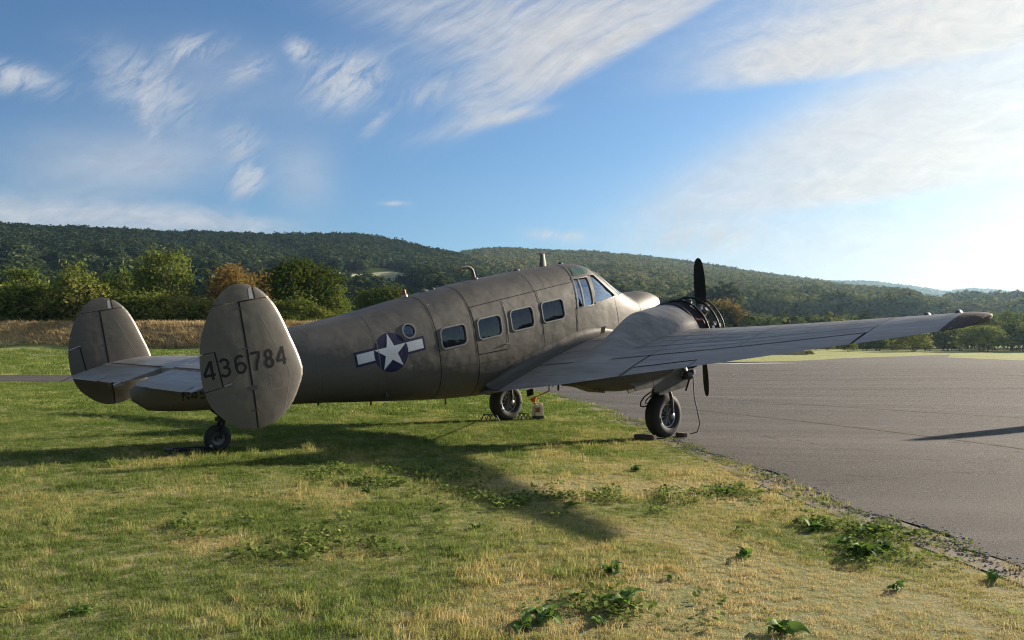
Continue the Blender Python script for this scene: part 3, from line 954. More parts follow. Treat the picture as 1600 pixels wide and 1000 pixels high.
def fus_b(a, c, off=0.0):
    tp, bt, hw, cm = fsec(a)
    n = NS if -6.2 < a < 1.6 else lerp(NS, 2.1, min(1, (abs(a + 2.3) - 3.9) / 1.2))
    H = (tp - cm + off) if c > cm else (cm - bt + off)
    r = min(1.0, abs(c - cm) / H)
    return (hw + off) * (1 - r ** n) ** (1 / n)


def fus_rings(shrink=0.0, a0=-7.64, a1=2.575, n=72):
    st = np.concatenate([np.linspace(a0, -5.5, 14), np.arange(-5.4, .0, .10), np.arange(0, 1.6, .05), np.linspace(1.62, 2.3, 10), np.linspace(2.34, a1, 10)])
    st = st[(st >= a0) & (st <= a1)]
    th = [(k + .5) / n * 2 * math.pi for k in range(n)]
    return [[fus_pt(a, t, -shrink) for t in th] for a in st]


def rrect(a0, a1, c0, c1, r, n=6, skew=0.0):
    P = []
    for cx, cy, s in ((a1 - r, c1 - r, 0), (a0 + r, c1 - r, 90), (a0 + r, c0 + r, 180), (a1 - r, c0 + r, 270)):
        for k in range(n + 1):
            an = rad(s + 90 * k / n); x, y = cx + r * math.cos(an), cy + r * math.sin(an)
            P.append((x + skew * (y - c0), y))
    return P


CABIN_WINDOWS = [rrect(-3.335, -2.86, 1.762, 2.068, .075, skew=.06), rrect(-2.612, -2.13, 1.768, 2.082, .075, skew=.06), rrect(-1.915, -1.42, 1.77, 2.10, .075, skew=.06), rrect(-1.205, -.69, 1.782, 2.115, .075, skew=.06)]
PORT = [(-3.848 + .105 * math.cos(k * 2 * math.pi / 24), 2.14 + .100 * math.sin(k * 2 * math.pi / 24)) for k in range(24)]
CK_REAR = [(-.355, 1.895), (.065, 1.885), (.125, 2.375), (-.275, 2.385)]          # sliding side window
CK_FRONT = [(.135, 1.90), (.76, 1.93), (.60, 2.09), (.345, 2.385), (.225, 2.395)]            # quarter light


def prism(poly, b0, b1):
    n = len(poly); V = [(a, b0, c) for a, c in poly] + [(a, b1, c) for a, c in poly]
    F = [tuple(range(n)), tuple(range(2 * n - 1, n - 1, -1))] + [(k, (k + 1) % n, n + (k + 1) % n, n + k) for k in range(n)]
    return V, F


def mesh_tmp(V, F): return add_obj('tmp', mk_mesh('tmp', [T(v) for v in V], F, None, False))


def fuselage_build():
    outer = mesh_tmp(*loft(fus_rings()))
    inner = mesh_tmp(*loft(fus_rings(.045, -6.6, 1.30)))
    cut = [prism(p, -1.2, 1.2) for p in CABIN_WINDOWS + [PORT, CK_REAR, CK_FRONT]]
    # windscreen halves: cutters driven aft through the sloping front
    for s in (1, -1):
        P = [(.04, 1.945), (.555, 1.94), (.50, 2.15), (.43, 2.33), (.36, 2.43), (.04, 2.48)]
        n = len(P); V = [(1.6, s * b, c) for b, c in P] + [(.56 - (c - 2.3) * .9, s * b, c) for b, c in P]
        cut.append((V, [tuple(range(n)), tuple(range(2 * n - 1, n - 1, -1))] + [(k, (k + 1) % n, n + (k + 1) % n, n + k) for k in range(n)]))
    cutter = mesh_tmp(*join(*cut))
    for o in (inner, cutter):
        md = outer.modifiers.new('b', 'BOOLEAN'); md.operation = 'DIFFERENCE'; md.object = o; md.solver = 'EXACT'
        md.use_self = (o is cutter)
    dg = bpy.context.evaluated_depsgraph_get()
    me = bpy.data.meshes.new_from_object(outer.evaluated_get(dg))
    for o in (outer, inner, cutter): bpy.data.objects.remove(o)
    me.materials.clear(); me.materials.append(M_PAINT)
    me.shade_smooth(); me.set_sharp_from_angle(angle=rad(32))
    me.name = 'fuselage'
    return add_obj('fuselage', me, plane)


fus = fuselage_build()


def drape(polys, fn, maxlen=.05):
    """fill 2-D outlines, cut them fine and lay them on a surface"""
    V = []; F = []
    for poly in polys:
        bm = bmesh.new(); bm.faces.new([bm.verts.new((x, y, 0)) for x, y in poly])
        bmesh.ops.triangulate(bm, faces=bm.faces[:])
        for _ in range(6):
            ed = [e for e in bm.edges if e.calc_length() > maxlen]
            if not ed: break
            bmesh.ops.subdivide_edges(bm, edges=ed, cuts=1); bmesh.ops.triangulate(bm, faces=bm.faces[:])
        o = len(V); bm.verts.ensure_lookup_table(); bm.verts.index_update()
        V += [fn(v.co.x, v.co.y) for v in bm.verts]; F += [tuple(v.index + o for v in f.verts) for f in bm.faces]; bm.free()
    return V, F


def line2(pts, wd, fn, step=.06):
    """thin line on a surface from a 2-D polyline"""
    P = [np.array(pts[0], float)]
    for q in pts[1:]:
        q = np.array(q, float); a = P[-1]; n = max(1, int(np.linalg.norm(q - a) / step))
        P += [a + (q - a) * k / n for k in range(1, n + 1)]
    V = []; F = []
    for i, p in enumerate(P):
        t = P[min(i + 1, len(P) - 1)] - P[max(0, i - 1)]; t = t / np.linalg.norm(t); nn = np.array([-t[1], t[0]]) * wd / 2
        V += [fn(*(p + nn)), fn(*(p - nn))]
        if i: F.append((2 * i - 2, 2 * i, 2 * i + 1, 2 * i - 1))
    return V, F


def fside(s, off): return lambda a, c: (a, s * fus_b(a, c, off), c)


def ring_frame(outer, inner, fn_hi, fn_out, fn_in):
    n = len(outer); V = [fn_out(*p) for p in outer] + [fn_hi(*p) for p in outer] + [fn_hi(*p) for p in inner] + [fn_in(*p) for p in inner]; F = []
    for b0 in (0, n, 2 * n):
        for k in range(n): F.append((b0 + k, b0 + (k + 1) % n, b0 + n + (k + 1) % n, b0 + n + k))
    return V, F


def grow(poly, d):
    P = np.array(poly); c = P.mean(0); v = P - c; L = np.linalg.norm(v, axis=1, keepdims=True)
    e = np.roll(P, -1, 0) - np.roll(P, 1, 0); nrm = np.stack([e[:, 1], -e[:, 0]], 1); nrm /= np.linalg.norm(nrm, axis=1, keepdims=True)
    nrm *= np.sign((nrm * v).sum(1, keepdims=True))
    return [tuple(q) for q in P + nrm * d]


for s in (1, -1):
    for i, poly in enumerate(CABIN_WINDOWS + [PORT, CK_REAR, CK_FRONT]):
        nm = ['cabin_window'] * 4 + ['porthole', 'cockpit_window', 'cockpit_window']
        wd = (.013, .013, .013, .013, .012, .013, .012)[i]
        V, F = ring_frame(grow(poly, wd), grow(poly, -.006), fside(s, .007), fside(s, -.002), fside(s, -.03))
        fr = part(nm[i], V, F, M_FRAME, plane, True, 30)
        part('pane', *drape([grow(poly, .004)], fside(s, -.022), .12), M_GLASSC if i > 4 else M_GLASS, fr)
        if i == 5:
            part('sash_bar', *line2([(-.165, 1.89), (-.105, 2.375)], .022, fside(s, -.004), .04), M_FRAME, fr)
    # windscreen pane and its frame, lying on the sloping front
    WP = [(.04, 1.945), (.555, 1.94), (.50, 2.15), (.43, 2.33), (.36, 2.43), (.04, 2.48)]

    def fr_pt(off):
        def fn(b, c):
            lo, hi = .1, 1.6
            for _ in range(30):
                md = (lo + hi) / 2; tp = fsec(md)[0]
                if c < tp and fus_b(md, c) > b: lo = md
                else: hi = md
            return (lo + off, s * b, c + off * .8)
        return fn
    V, F = ring_frame(grow(WP, .02), grow(WP, -.006), fr_pt(.012), fr_pt(-.002), fr_pt(-.03))
    fr = part('windshield', V, F, M_FRAME, plane, True, 30)
    part('pane', *drape([grow(WP, .004)], fr_pt(-.012), .10), M_GLASSC, fr)

# green tinted panels in the cockpit roof
for s in (1, -1):
    V, F = drape([[(-.20, 2.432), (.19, 2.432), (.285, 2.47), (.27, 2.545), (-.10, 2.59)]], fside(s, .004), .05)
    part('roof_window', V, F, M_GREEN, plane)

# seams running round and along the skin
for a in (-5.35, -4.42, -3.40, -2.675, -1.22, .72, 1.47):
    n = 72
    V = []; F = []
    for k in range(n):
        t = k / n * 2 * math.pi
        V += [fus_pt(a - .007, t, .0025), fus_pt(a + .007, t, .0025)]
        F.append((2 * k, 2 * k + 1, (2 * k + 3) % (2 * n), (2 * k + 2) % (2 * n)))
    part('panel_seam', V, F, M_SEAM if a in (-3.40, -2.675) else M_LAP, plane)
n = 72; V = []; F = []
for k in range(n):           # reinforcing band behind the cockpit, leaning with the windscreen post
    t = k / n * 2 * math.pi
    for da in (-.016, .016):
        q = fus_pt(-.38, t); lean = max(0, q[2] - 1.5) * .20
        V.append(fus_pt(-.42 + lean + da, t, .004))
    F.append((2 * k, 2 * k + 1, (2 * k + 3) % (2 * n), (2 * k + 2) % (2 * n)))
part('cockpit_band', V, F, M_LAP, plane)
for s in (1, -1):
    for pts, m in (([(-2.67, 2.29), (-1.2, 2.325), (-.27, 2.345)], M_SEAM), ([(-5.3, 2.14), (-4.2, 2.22), (-3.45, 2.27)], M_LAP), ([(-6.2, 1.86), (-4.9, 1.66), (-2.7, 1.42), (-1.9, 1.36)], M_LAP),
                   ([(-1.245, 1.56), (-1.20, 2.32)], M_SEAM), ([(-.42, 1.48), (-.40, 1.87)], M_LAP), ([(-.40, 1.865), (.66, 1.875), (1.30, 1.80), (1.47, 1.77)], M_LAP), ([(.70, 1.87), (.72, 1.35)], M_LAP), ([(-.42, 1.30), (.72, 1.33), (1.47, 1.36)], M_LAP), ([(-.95, 2.35), (-.95, 2.60)], M_LAP)):
        part('panel_seam', *line2(pts, .009, fside(s, .0025)), m, plane)
# cabin door, starboard side outline and handle
dr = part('cabin_door', *line2([(-2.655, 2.275), (-2.69, 1.55), (-2.045, 1.515), (-1.99, 2.285)], .010, fside(1, .003)), M_SEAM, plane)
part('door_handle', *join(tube([(-2.10, fus_b(-2.1, 1.60) + .012, 1.60), (-2.02, fus_b(-2.02, 1.60) + .012, 1.61)], .009, 8)), M_STEEL, dr)
part('pillar_strip', *line2([(-1.995, 2.29), (-1.985, 2.0), (-2.01, 1.75)], .018, fside(1, .003)), M_LAPL, plane)

# national insignia: disc, bars and star, standing at the thickness of paint
for s in (1, -1):
    ic = (-4.215, 1.895); Ri = .283
    disc = [(ic[0] + Ri * math.cos(k * 2 * math.pi / 60), ic[1] + Ri * math.sin(k * 2 * math.pi / 60)) for k in range(60)]
    tl = rad(1.2)
    def rt(x, y): return (ic[0] + x * math.cos(tl) - y * math.sin(tl), ic[1] + x * math.sin(tl) + y * math.cos(tl))
    hb = Ri * .25; bd = Ri / 8
    ins = part('insignia', *drape([disc], fside(s, .0010)), M_BLUE, plane)
    # star arms: horizontal arms' upper edge is level with the bars' upper edge
    star = [rt((Ri * .985 if k % 2 == 0 else Ri * .376) * math.sin(k * math.pi / 5), (Ri * .985 if k % 2 == 0 else Ri * .376) * math.cos(k * math.pi / 5)) for k in range(10)]
    yb = Ri * .985 * math.cos(2 * math.pi / 5)
    for q in (-1, 1):
        x0, x1 = Ri * .80, Ri * 2.0
        bar = [rt(q * x0, yb + bd), rt(q * (x1 + bd * .6), yb + bd), rt(q * (x1 + bd * .6), yb - 2 * hb - bd), rt(q * x0, yb - 2 * hb - bd)]
        if q < 0: bar = bar[::-1]
        part('bar_border', *drape([bar], fside(s, .0014)), M_BLUE, ins)
        wb = [rt(q * Ri * math.cos(math.asin((yb - f * 2 * hb) / Ri)), yb - f * 2 * hb) for f in (0, .33, .66, 1)] + [rt(q * (x1 - bd * .4), yb - 2 * hb), rt(q * (x1 - bd * .4), yb)]
        if q > 0: wb = wb[::-1]
        part('bar', *drape([wb], fside(s, .0018)), M_WHITE, ins)
    part('star', *drape([star], fside(s, .0022)), M_WHITE, ins)

# stroke font for the painted numbers, box of 1 x 1.55
def arc(cx, cy, rx, ry, a0, a1, n=9): return [(cx + rx * math.cos(rad(lerp(a0, a1, k / n))), cy + ry * math.sin(rad(lerp(a0, a1, k / n)))) for k in range(n + 1)]


GLYPH = {'4': [[(.74, 0), (.74, 1.55)], [(.70, 1.50), (.02, .52), (.02, .40), (1.0, .40)]],
         '3': [arc(.46, 1.12, .38, .34, 155, -60) + [(.5, .80)] + arc(.46, .44, .42, .36, 75, -155), [(.34, .80), (.58, .80)]],
         '6': [arc(.5, 1.05, .42, .42, 40, 180) + arc(.5, .47, .42, .39, 180, 360) + arc(.5, .47, .42, .41, 0, 180)],
         '7': [[(.04, 1.48), (.94, 1.48), (.86, 1.1), (.52, .5), (.44, 0)]],
         '8': [arc(.5, 1.13, .34, .34, -90, 270, 16), arc(.5, .42, .40, .36, 90, 450, 16)],
         'N': [[(.08, 0), (.08, 1.5)], [(.08, 1.45), (.92, .05)], [(.92, 0), (.92, 1.5)]],
         '5': [[(.9, 1.45), (.16, 1.45), (.12, .86)] + arc(.45, .48, .44, .42, 125, -150)]}


def glyph(ch, x0, y0, wd, hg, pen, fn, xs=1):
    """each stroke as a draped ribbon; ribbons overlap so step each a hair further out"""
    out = []
    for k, st in enumerate(GLYPH[ch]):
        pts = [(x0 + xs * px * wd, y0 + py / 1.55 * hg) for px, py in st]
        out.append(line2(pts, pen, fn(.0004 * k), .03))
    return join(*out)


for k, (ch, x0) in enumerate((('N', -7.115), ('4', -7.015), ('5', -6.915))):
    part('registration_letter', *glyph(ch, x0, 1.86 - .012 * k, .075, .115, .019, lambda e: fside(1, .0010 + e)), M_REG, plane)

# fittings on the back: curved vent pipe, beacon, mast with wire, blisters
part('vent_pipe', *tube([(-1.985, 0, 2.60), (-1.985, 0, 2.74), (-1.995, 0, 2.81), (-2.03, 0, 2.855), (-2.09, 0, 2.878), (-2.2, 0, 2.882), (-2.30, 0, 2.874), (-2.38, 0, 2.862)], .036, 14, .020), M_PAINT, plane)
part('pipe_base', *lathe([(0, .075), (.02, .07), (.035, .045)], (0, 0, 1), (-1.985, 0, 2.655), 18), M_PAINT, plane)
bc = part('beacon', *lathe([(0, .05), (.04, .05), (.045, .035)], (0, 0, 1), (-3.40, 0, 2.58), 16), M_STEEL, plane)
part('lens', *lathe([(0, .034), (.06, .034), (.085, .024), (.095, .002)], (0, 0, 1), (-3.40, 0, 2.622), 16), M_RED, bc)
rings = []
for t in np.linspace(0, 1, 6):
    cx = -.385 + .03 * t; hl = lerp(.085, .05, t); hw_ = lerp(.026, .016, t)
    rings.append([(cx + hl * math.cos(k * math.pi / 7), hw_ * math.sin(k * math.pi / 7), 2.64 + .24 * t) for k in range(14)])
mast = part('antenna_mast', *loft(rings), M_PAINT, plane)
part('antenna_wire', *tube([(-.72, 0, 2.913), (-.36, 0, 2.905), (-.20, 0, 2.915)], .007, 6), M_STEEL, mast)
part('mast_cap', *box((-.35, 0, 2.89), (.13, .035, .022)), M_DARK, mast)
for a, l in ((-3.02, .20), (-2.86, .09), (-1.02, .16), (.05, .10)):
    zt = fsec(a)[0]
    rings = [[(a + l / 2 * u + 0 * k, (.045 * math.sqrt(max(0, 1 - u * u)) + .002) * math.cos(k * math.pi / 6), zt - .012 + (.045 * math.sqrt(max(0, 1 - u * u)) + .002) * math.sin(k * math.pi / 6)) for k in range(12)] for u in np.linspace(-1, 1, 9)]
    part('roof_blister', *loft(rings), M_DARK if l < .15 else M_PAINT, plane)
for a, s_, l in ((-4.35, .10, .05), (-3.0, .05, .09), (-5.2, .04, .03)):     # drain masts below
    zt = fsec(a)[1]
    part('drain_mast', *tube([(a, .12, zt + .04), (a - .02, .12, zt - l)], .014, 8), M_RED if a == -3.0 else M_DARK, plane)

# cabin floor, seats and bulkhead seen through the windows
part('cabin_floor', *box((-1.35, 0, 1.22), (3.3, 1.0, .03)), M_INT, plane)
for a in (-2.95, -2.2, -1.45, -.75):
    for b in (-.36, .36):
        st = part('seat', *box((a, b, 1.47), (.42, .42, .12)), M_SEAT, plane)
        part('seat_back', *box((a - .22, b, 1.72), (.10, .40, .48), Euler((0, rad(-10), 0)).to_matrix()), M_SEAT, st)
for b in (-.30, .30):
    st = part('pilot_seat', *box((.02, b, 1.48), (.42, .42, .12)), M_SEAT, plane)
    part('seat_back', *box((-.20, b, 1.80), (.09, .40, .60), Euler((0, rad(-10), 0)).to_matrix()), M_SEAT, st)
part('instrument_panel', *box((.86, 0, 1.72), (.06, .95, .32)), M_DARK, plane)
part('rear_bulkhead', *box((-4.3, 0, 1.75), (.03, .98, 1.0)), M_INT, plane)


# ------------------------------------------------------------------ wings
WS = np.array([(.25, .92, -2.54, .876, .175), (.7, .90, -2.52, .923, .175), (1.97, .78, -2.42, 1.055, .165), (3.0, .66, -2.12, 1.165, .148), (4.3, .50, -1.78, 1.30, .132), (5.5, .36, -1.42, 1.427, .12), (6.1, .28, -1.24, 1.49, .115),
               (6.6, .19, -1.06, 1.535, .12), (6.95, .08, -.96, 1.565, .13), (7.14, -.05, -.86, 1.58, .135), (7.23, -.16, -.74, 1.59, .115), (7.26, -.30, -.60, 1.63, .06)])


@functools.lru_cache(None)
def wsec(b): return [float(pchip(WS[:, 0], WS[:, j], b)) for j in (1, 2, 3, 4)]


def wing_pt(b, x, up, off=0.0):
    """x: 0 leading edge .. 1 trailing edge"""
    le, te, ct, t = wsec(b); ch = le - te
    yt = 5 * t * (.2969 * math.sqrt(max(x, 0)) - .126 * x - .3516 * x * x + .2843 * x ** 3 - .1036 * x ** 4)
    m_, p_ = .014, .3
    yc = m_ / p_ ** 2 * (2 * p_ * x - x * x) if x < p_ else m_ / (1 - p_) ** 2 * (1 - 2 * p_ + 2 * p_ * x - x * x)
    inc = (.028 - .005 * max(0, b - .7)) * (1 - x) * ch
    tipup = 0
    if b > 6.1:
        k = (b - 6.1) / 1.16; tipup = .03 * k * k
    yl = yt * (1 if up else -1)
    return (le - x * ch, b, ct + inc + ch * (yc + yl) + tipup + (off if up else -off))


def wing_loop(b, x0, x1, n=22):
    xs = [x0 + (x1 - x0) * (1 - math.cos(math.pi * k / n)) / 2 for k in range(n + 1)]
    if x0 == 0: xs = [x1 * (k / n) ** 1.8 for k in range(n + 1)]
    return [wing_pt(b, x, True) for x in xs[::-1]] + [wing_pt(b, x, False) for x in (xs[1:] if x0 == 0 else xs)]


XH = .735
def mir(V, s): return [(a, s * b, c) for a, b, c in V]


for s in (1, -1):
    bs = [.25, .5, .76] + list(np.linspace(1.0, 6.02, 24))
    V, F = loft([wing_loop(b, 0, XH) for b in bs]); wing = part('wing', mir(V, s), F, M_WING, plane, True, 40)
    # fixed strip between fuselage and flap
    V, F = loft([wing_loop(b, XH, 1.0, 10) for b in (.25, .5, .755)]); part('wing_root_strip', mir(V, s), F, M_WING, wing, True, 40)
    for nm, b0, b1 in (('flap', .765, 3.0), ('aileron', 3.02, 5.99)):
        V, F = loft([wing_loop(b, XH + .010, 1.0, 10) for b in np.linspace(b0, b1, 12)]); cs = part(nm, mir(V, s), F, M_WING, plane, True, 40)
        if nm == 'aileron':
            V, F = join(*[line2([(b, .90), (b, .998)], .012, lambda u, x: wing_pt(u, x, True, .002)) for b in (3.05, 4.0)], line2([(3.05, .90), (4.0, .90)], .012, lambda u, x: wing_pt(u, x, True, .002)))
            part('trim_tab_line', mir(V, s), F, M_SEAM, cs)
    V, F = loft([wing_loop(b, 0, 1.0, 20) for b in [6.03, 6.2, 6.4, 6.6, 6.75, 6.88, 6.98, 7.06, 7.13, 7.18, 7.22, 7.245, 7.257, 7.26]])
    tipo = part('wing_tip', mir(V, s), F, M_WING, plane, True, 60)
    V, F = loft([[wing_pt(b, x, up_, .004) for x, up_ in [(1.0, True)] + [(q, True) for q in np.linspace(.97, .02, 14)] + [(0, False)] + [(q, False) for q in np.linspace(.02, .97, 14)]] for b in (6.93, 7.0, 7.07, 7.13, 7.18, 7.22, 7.245, 7.257, 7.262)])
    part('tip_cap', mir(V, s), F, M_TIP, tipo, True, 60)
    # dark slot ahead of the control surfaces
    # skin joints on top
    up = lambda u, x: wing_pt(u, x, True, .003)
    L = []
    for x in (.10, .22, .40, .58): L.append(line2([(1.0 if x > .3 else 2.65, x), (6.0, x)], .009, up, .12))
    for b in (3.01, 4.35, 6.02): L.append(line2([(b, .03), (b, XH - .005)], .012, up, .06))
    for x in (.31, .49, .66): L.append(line2([(2.7, x), (5.95, x)], .005, up, .12))
    for b in (3.4, 4.75, 5.55): L.append(line2([(b, .10), (b, .58)], .005, up, .06))
    for b in (2.55, 3.65, 5.1): L.append(line2([(b, .22), (b, .58)], .008, up, .06))
    for b, x in ((3.8, .45), (3.8, .52), (4.2, .47)): L.append(line2([(b, x), (b + .35, x)], .008, up, .06))
    V, F = join(*L); part('skin_joint', mir(V, s), F, M_LAPW, wing)
    V, F = line2([(.9, XH - .006), (6.0, XH - .006)], .026, lambda u, x: wing_pt(u, x, True, .004), .1)
    V, F = line2([(.9, 0), (6.0, 0)], .022, lambda u, y: tuple(np.array(wing_pt(u, XH, True, .003)) + np.array([y + .004, 0, 0])), .1)
    part('hinge_gap', mir(V, s), F, M_SEAM, wing)
    for b in (3.01, 6.01):
        V, F = line2([(b, XH), (b, .998)], .025, up, .06); part('hinge_gap', mir(V, s), F, M_SEAM, wing)
    # worn leading-edge boot
    V, F = loft([[wing_pt(b, x, True, .004) for x in (.075, .04, .015, .004)] + [wing_pt(b, x, False, .004) for x in (0, .006, .02, .05)] for b in np.linspace(2.75, 6.4, 16)], False)
    part('leading_edge_boot', mir(V, s), F, M_LAPL, wing, True, 180)
    # navigation lamps at the tip
    for b, x in ((6.36, .10), (6.80, .16)):
        p = wing_pt(b, x, True)
        lens = [[(p[0] + .09 * u, s * p[1] + .035 * math.sqrt(1 - u * u * .98) * math.cos(k * math.pi / 6), p[2] - .012 + .05 * math.sqrt(1 - u * u * .98) * math.sin(k * math.pi / 6)) for k in range(12)] for u in np.linspace(-1, 1, 9)]
        part('navigation_light', *loft(lens), M_DARK, wing)
    pt = [wing_pt(4.1, .10, True)]
    # fairing between wing and fuselage
    V = []; Fq = []; nu = 15
    aa = np.linspace(.93, -2.50, 34)
    for a in aa:
        k = sstep(.95, -.6, a); rad_ = lerp(.05, .20, float(k)) * (1 - .35 * float(sstep(-1.8, -2.6, a)))
        le, te, ct, t = wsec(.9); x = min(.99, max(.004, (le - a) / (le - te)))
        cw = wing_pt(.7 + rad_, x, True)[2] + .002
        cf = cw + rad_ * .85; bf = fus_b(a, cf, .003); bc_ = fus_b(a, cw, .003); bw = max(.7, bc_) + rad_
        cw = wing_pt(min(bw, 2.2), x, True)[2] + .002
        for j in range(nu):
            t_ = j / (nu - 1)
            b = (1 - t_) ** 2 * bf + 2 * t_ * (1 - t_) * (bc_ + .01) + t_ * t_ * bw; c = (1 - t_) ** 2 * cf + 2 * t_ * (1 - t_) * (cw + .01) + t_ * t_ * cw
            V.append((a, s * b, c))
    for i in range(len(aa) - 1):
        for j in range(nu - 1): Fq.append((i * nu + j, (i + 1) * nu + j, (i + 1) * nu + j + 1, i * nu + j + 1))
    part('wing_fillet', V, Fq, M_PAINT, plane, True, 180)
    V, F = line2([(0, 0), (1, 0)], .02, lambda u, y: (lerp(-2.05, -2.62, u), s * (lerp(fus_b(-2.05, 1.02), fus_b(-2.62, .90), u) + lerp(.28, .03, u) + .01), lerp(1.045, .925, u) + y), .05)

# ------------------------------------------------------------------ tail
for nm, a0f, a1f in (('stabilizer', lambda b: -6.28 - .09 * abs(b), lambda b: -7.13),):
    def sloop(b, le, te, t0, c0, x0=0.0, x1=1.0, n=14):
        ch = le - te; pts = []
        def f(x, up): 
            yt = 5 * t0 * (.2969 * math.sqrt(max(0, x)) - .126 * x - .3516 * x * x + .2843 * x ** 3 - .1036 * x ** 4); return (le - x * ch, b, c0 + (yt if up else -yt) * ch)
        xs = [x0 + (x1 - x0) * (k / n) ** (1.7 if x0 == 0 else 1) for k in range(n + 1)]
        return [f(x, True) for x in xs[::-1]] + [f(x, False) for x in (xs[1:] if x0 == 0 else xs)]
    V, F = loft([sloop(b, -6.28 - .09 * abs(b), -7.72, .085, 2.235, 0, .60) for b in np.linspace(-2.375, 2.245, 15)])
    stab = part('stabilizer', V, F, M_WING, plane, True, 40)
for s in (1, -1):
    rings = []
    for b in np.linspace(.20, 2.16 if s > 0 else 2.28, 8):
        le = -6.28 - .09 * b; te = -7.72 + (.10 * max(0, (.5 - b)) / .3)
        r_ = sloop(b, le, te, .085, 2.235, .615, 1.0, 8)
        hx, hz = r_[len(r_) // 2 - 1][0], 2.235; ax0 = max(q[0] for q in r_); dn = rad(4.0)
        rings.append([(ax0 + (q[0] - ax0) * math.cos(dn) + (q[2] - hz) * math.sin(dn) * 0, s * q[1], q[2] + (q[0] - ax0) * math.sin(dn)) for q in r_])
    V, F = loft(rings); el = part('elevator', V, F, M_WING, plane, True, 40)
    V, F = loft([[(-7.60 + .0, s * b, 2.2265), (-7.60, s * b, 2.2290), (-7.735, s * b, 2.199), (-7.735, s * b, 2.197)] for b in (.95, 1.95)])
    part('trim_tab', V, F, M_FRAME, el, False)
    for b in (.5, 1.0, 1.5, 2.0): part('hinge', *box((-7.145, s * b, 2.235), (.035, .02, .05)), M_DARK, el, False)
    V, F = line2([(.2, 0), (2.2, 0)], .042, lambda u, y: (-7.140 + y, s * u, 2.288), .2)
    part('hinge_gap', V, F, M_SEAM, stab)
part('tab_actuator', *join(tube([(-7.66, -.25, 2.195), (-7.74, -.25, 2.175)], .018, 8), box((-7.68, -.25, 2.17), (.07, .06, .03))), M_STEEL, plane)

FLE = np.array([(1.665, -7.06), (1.68, -6.96), (1.72, -6.85), (1.80, -6.73), (1.968, -6.592), (2.2, -6.487), (2.38, -6.515), (2.543, -6.562), (2.75, -6.62), (2.883, -6.665), (3.0, -6.72), (3.08, -6.777), (3.15, -6.845), (3.197, -6.915), (3.228, -7.0), (3.243, -7.09)])
FTE = np.array([(1.665, -7.13), (1.69, -7.245), (1.75, -7.36), (1.83, -7.45), (1.993, -7.575), (2.13, -7.62), (2.278, -7.637), (2.45, -7.63), (2.608, -7.604), (2.75, -7.562), (2.891, -7.495), (3.0, -7.43), (3.102, -7.345), (3.17, -7.27), (3.218, -7.19), (3.243, -7.11)])
HINGE = lambda c: -7.098 - .02 * (3.05 - c) / 1.37
FYS = {1: 2.268, -1: 2.39}


@functools.lru_cache(None)
def fin_lt(c): return float(pchip(FLE[:, 0], FLE[:, 1], c)), float(pchip(FTE[:, 0], FTE[:, 1], c))


def fin_half(a, c):
    le, te = fin_lt(c); ch = max(.02, le - te); x = min(1, max(0, (le - a) / ch))
    yt = 5 * .085 * (.2969 * math.sqrt(x) - .126 * x - .3516 * x * x + .2843 * x ** 3 - .1036 * x ** 4)
    return yt * min(ch, 1.05) * (.5 + .5 * min(1, ch / .8)) + .002


def fin_ring(c, s, fromf, tof, n=14):
    le = float(pchip(FLE[:, 0], FLE[:, 1], c)) if fromf is None else fromf
    te = float(pchip(FTE[:, 0], FTE[:, 1], c)) if tof is None else tof
    p = 1.8 if fromf is None else 1.0
    xs = [le + (te - le) * (k / n) ** p for k in range(n + 1)]
    return [(a, s * FYS[s] + fin_half(a, c), c) for a in xs] + [(a, s * FYS[s] - fin_half(a, c), c) for a in xs[::-1]]


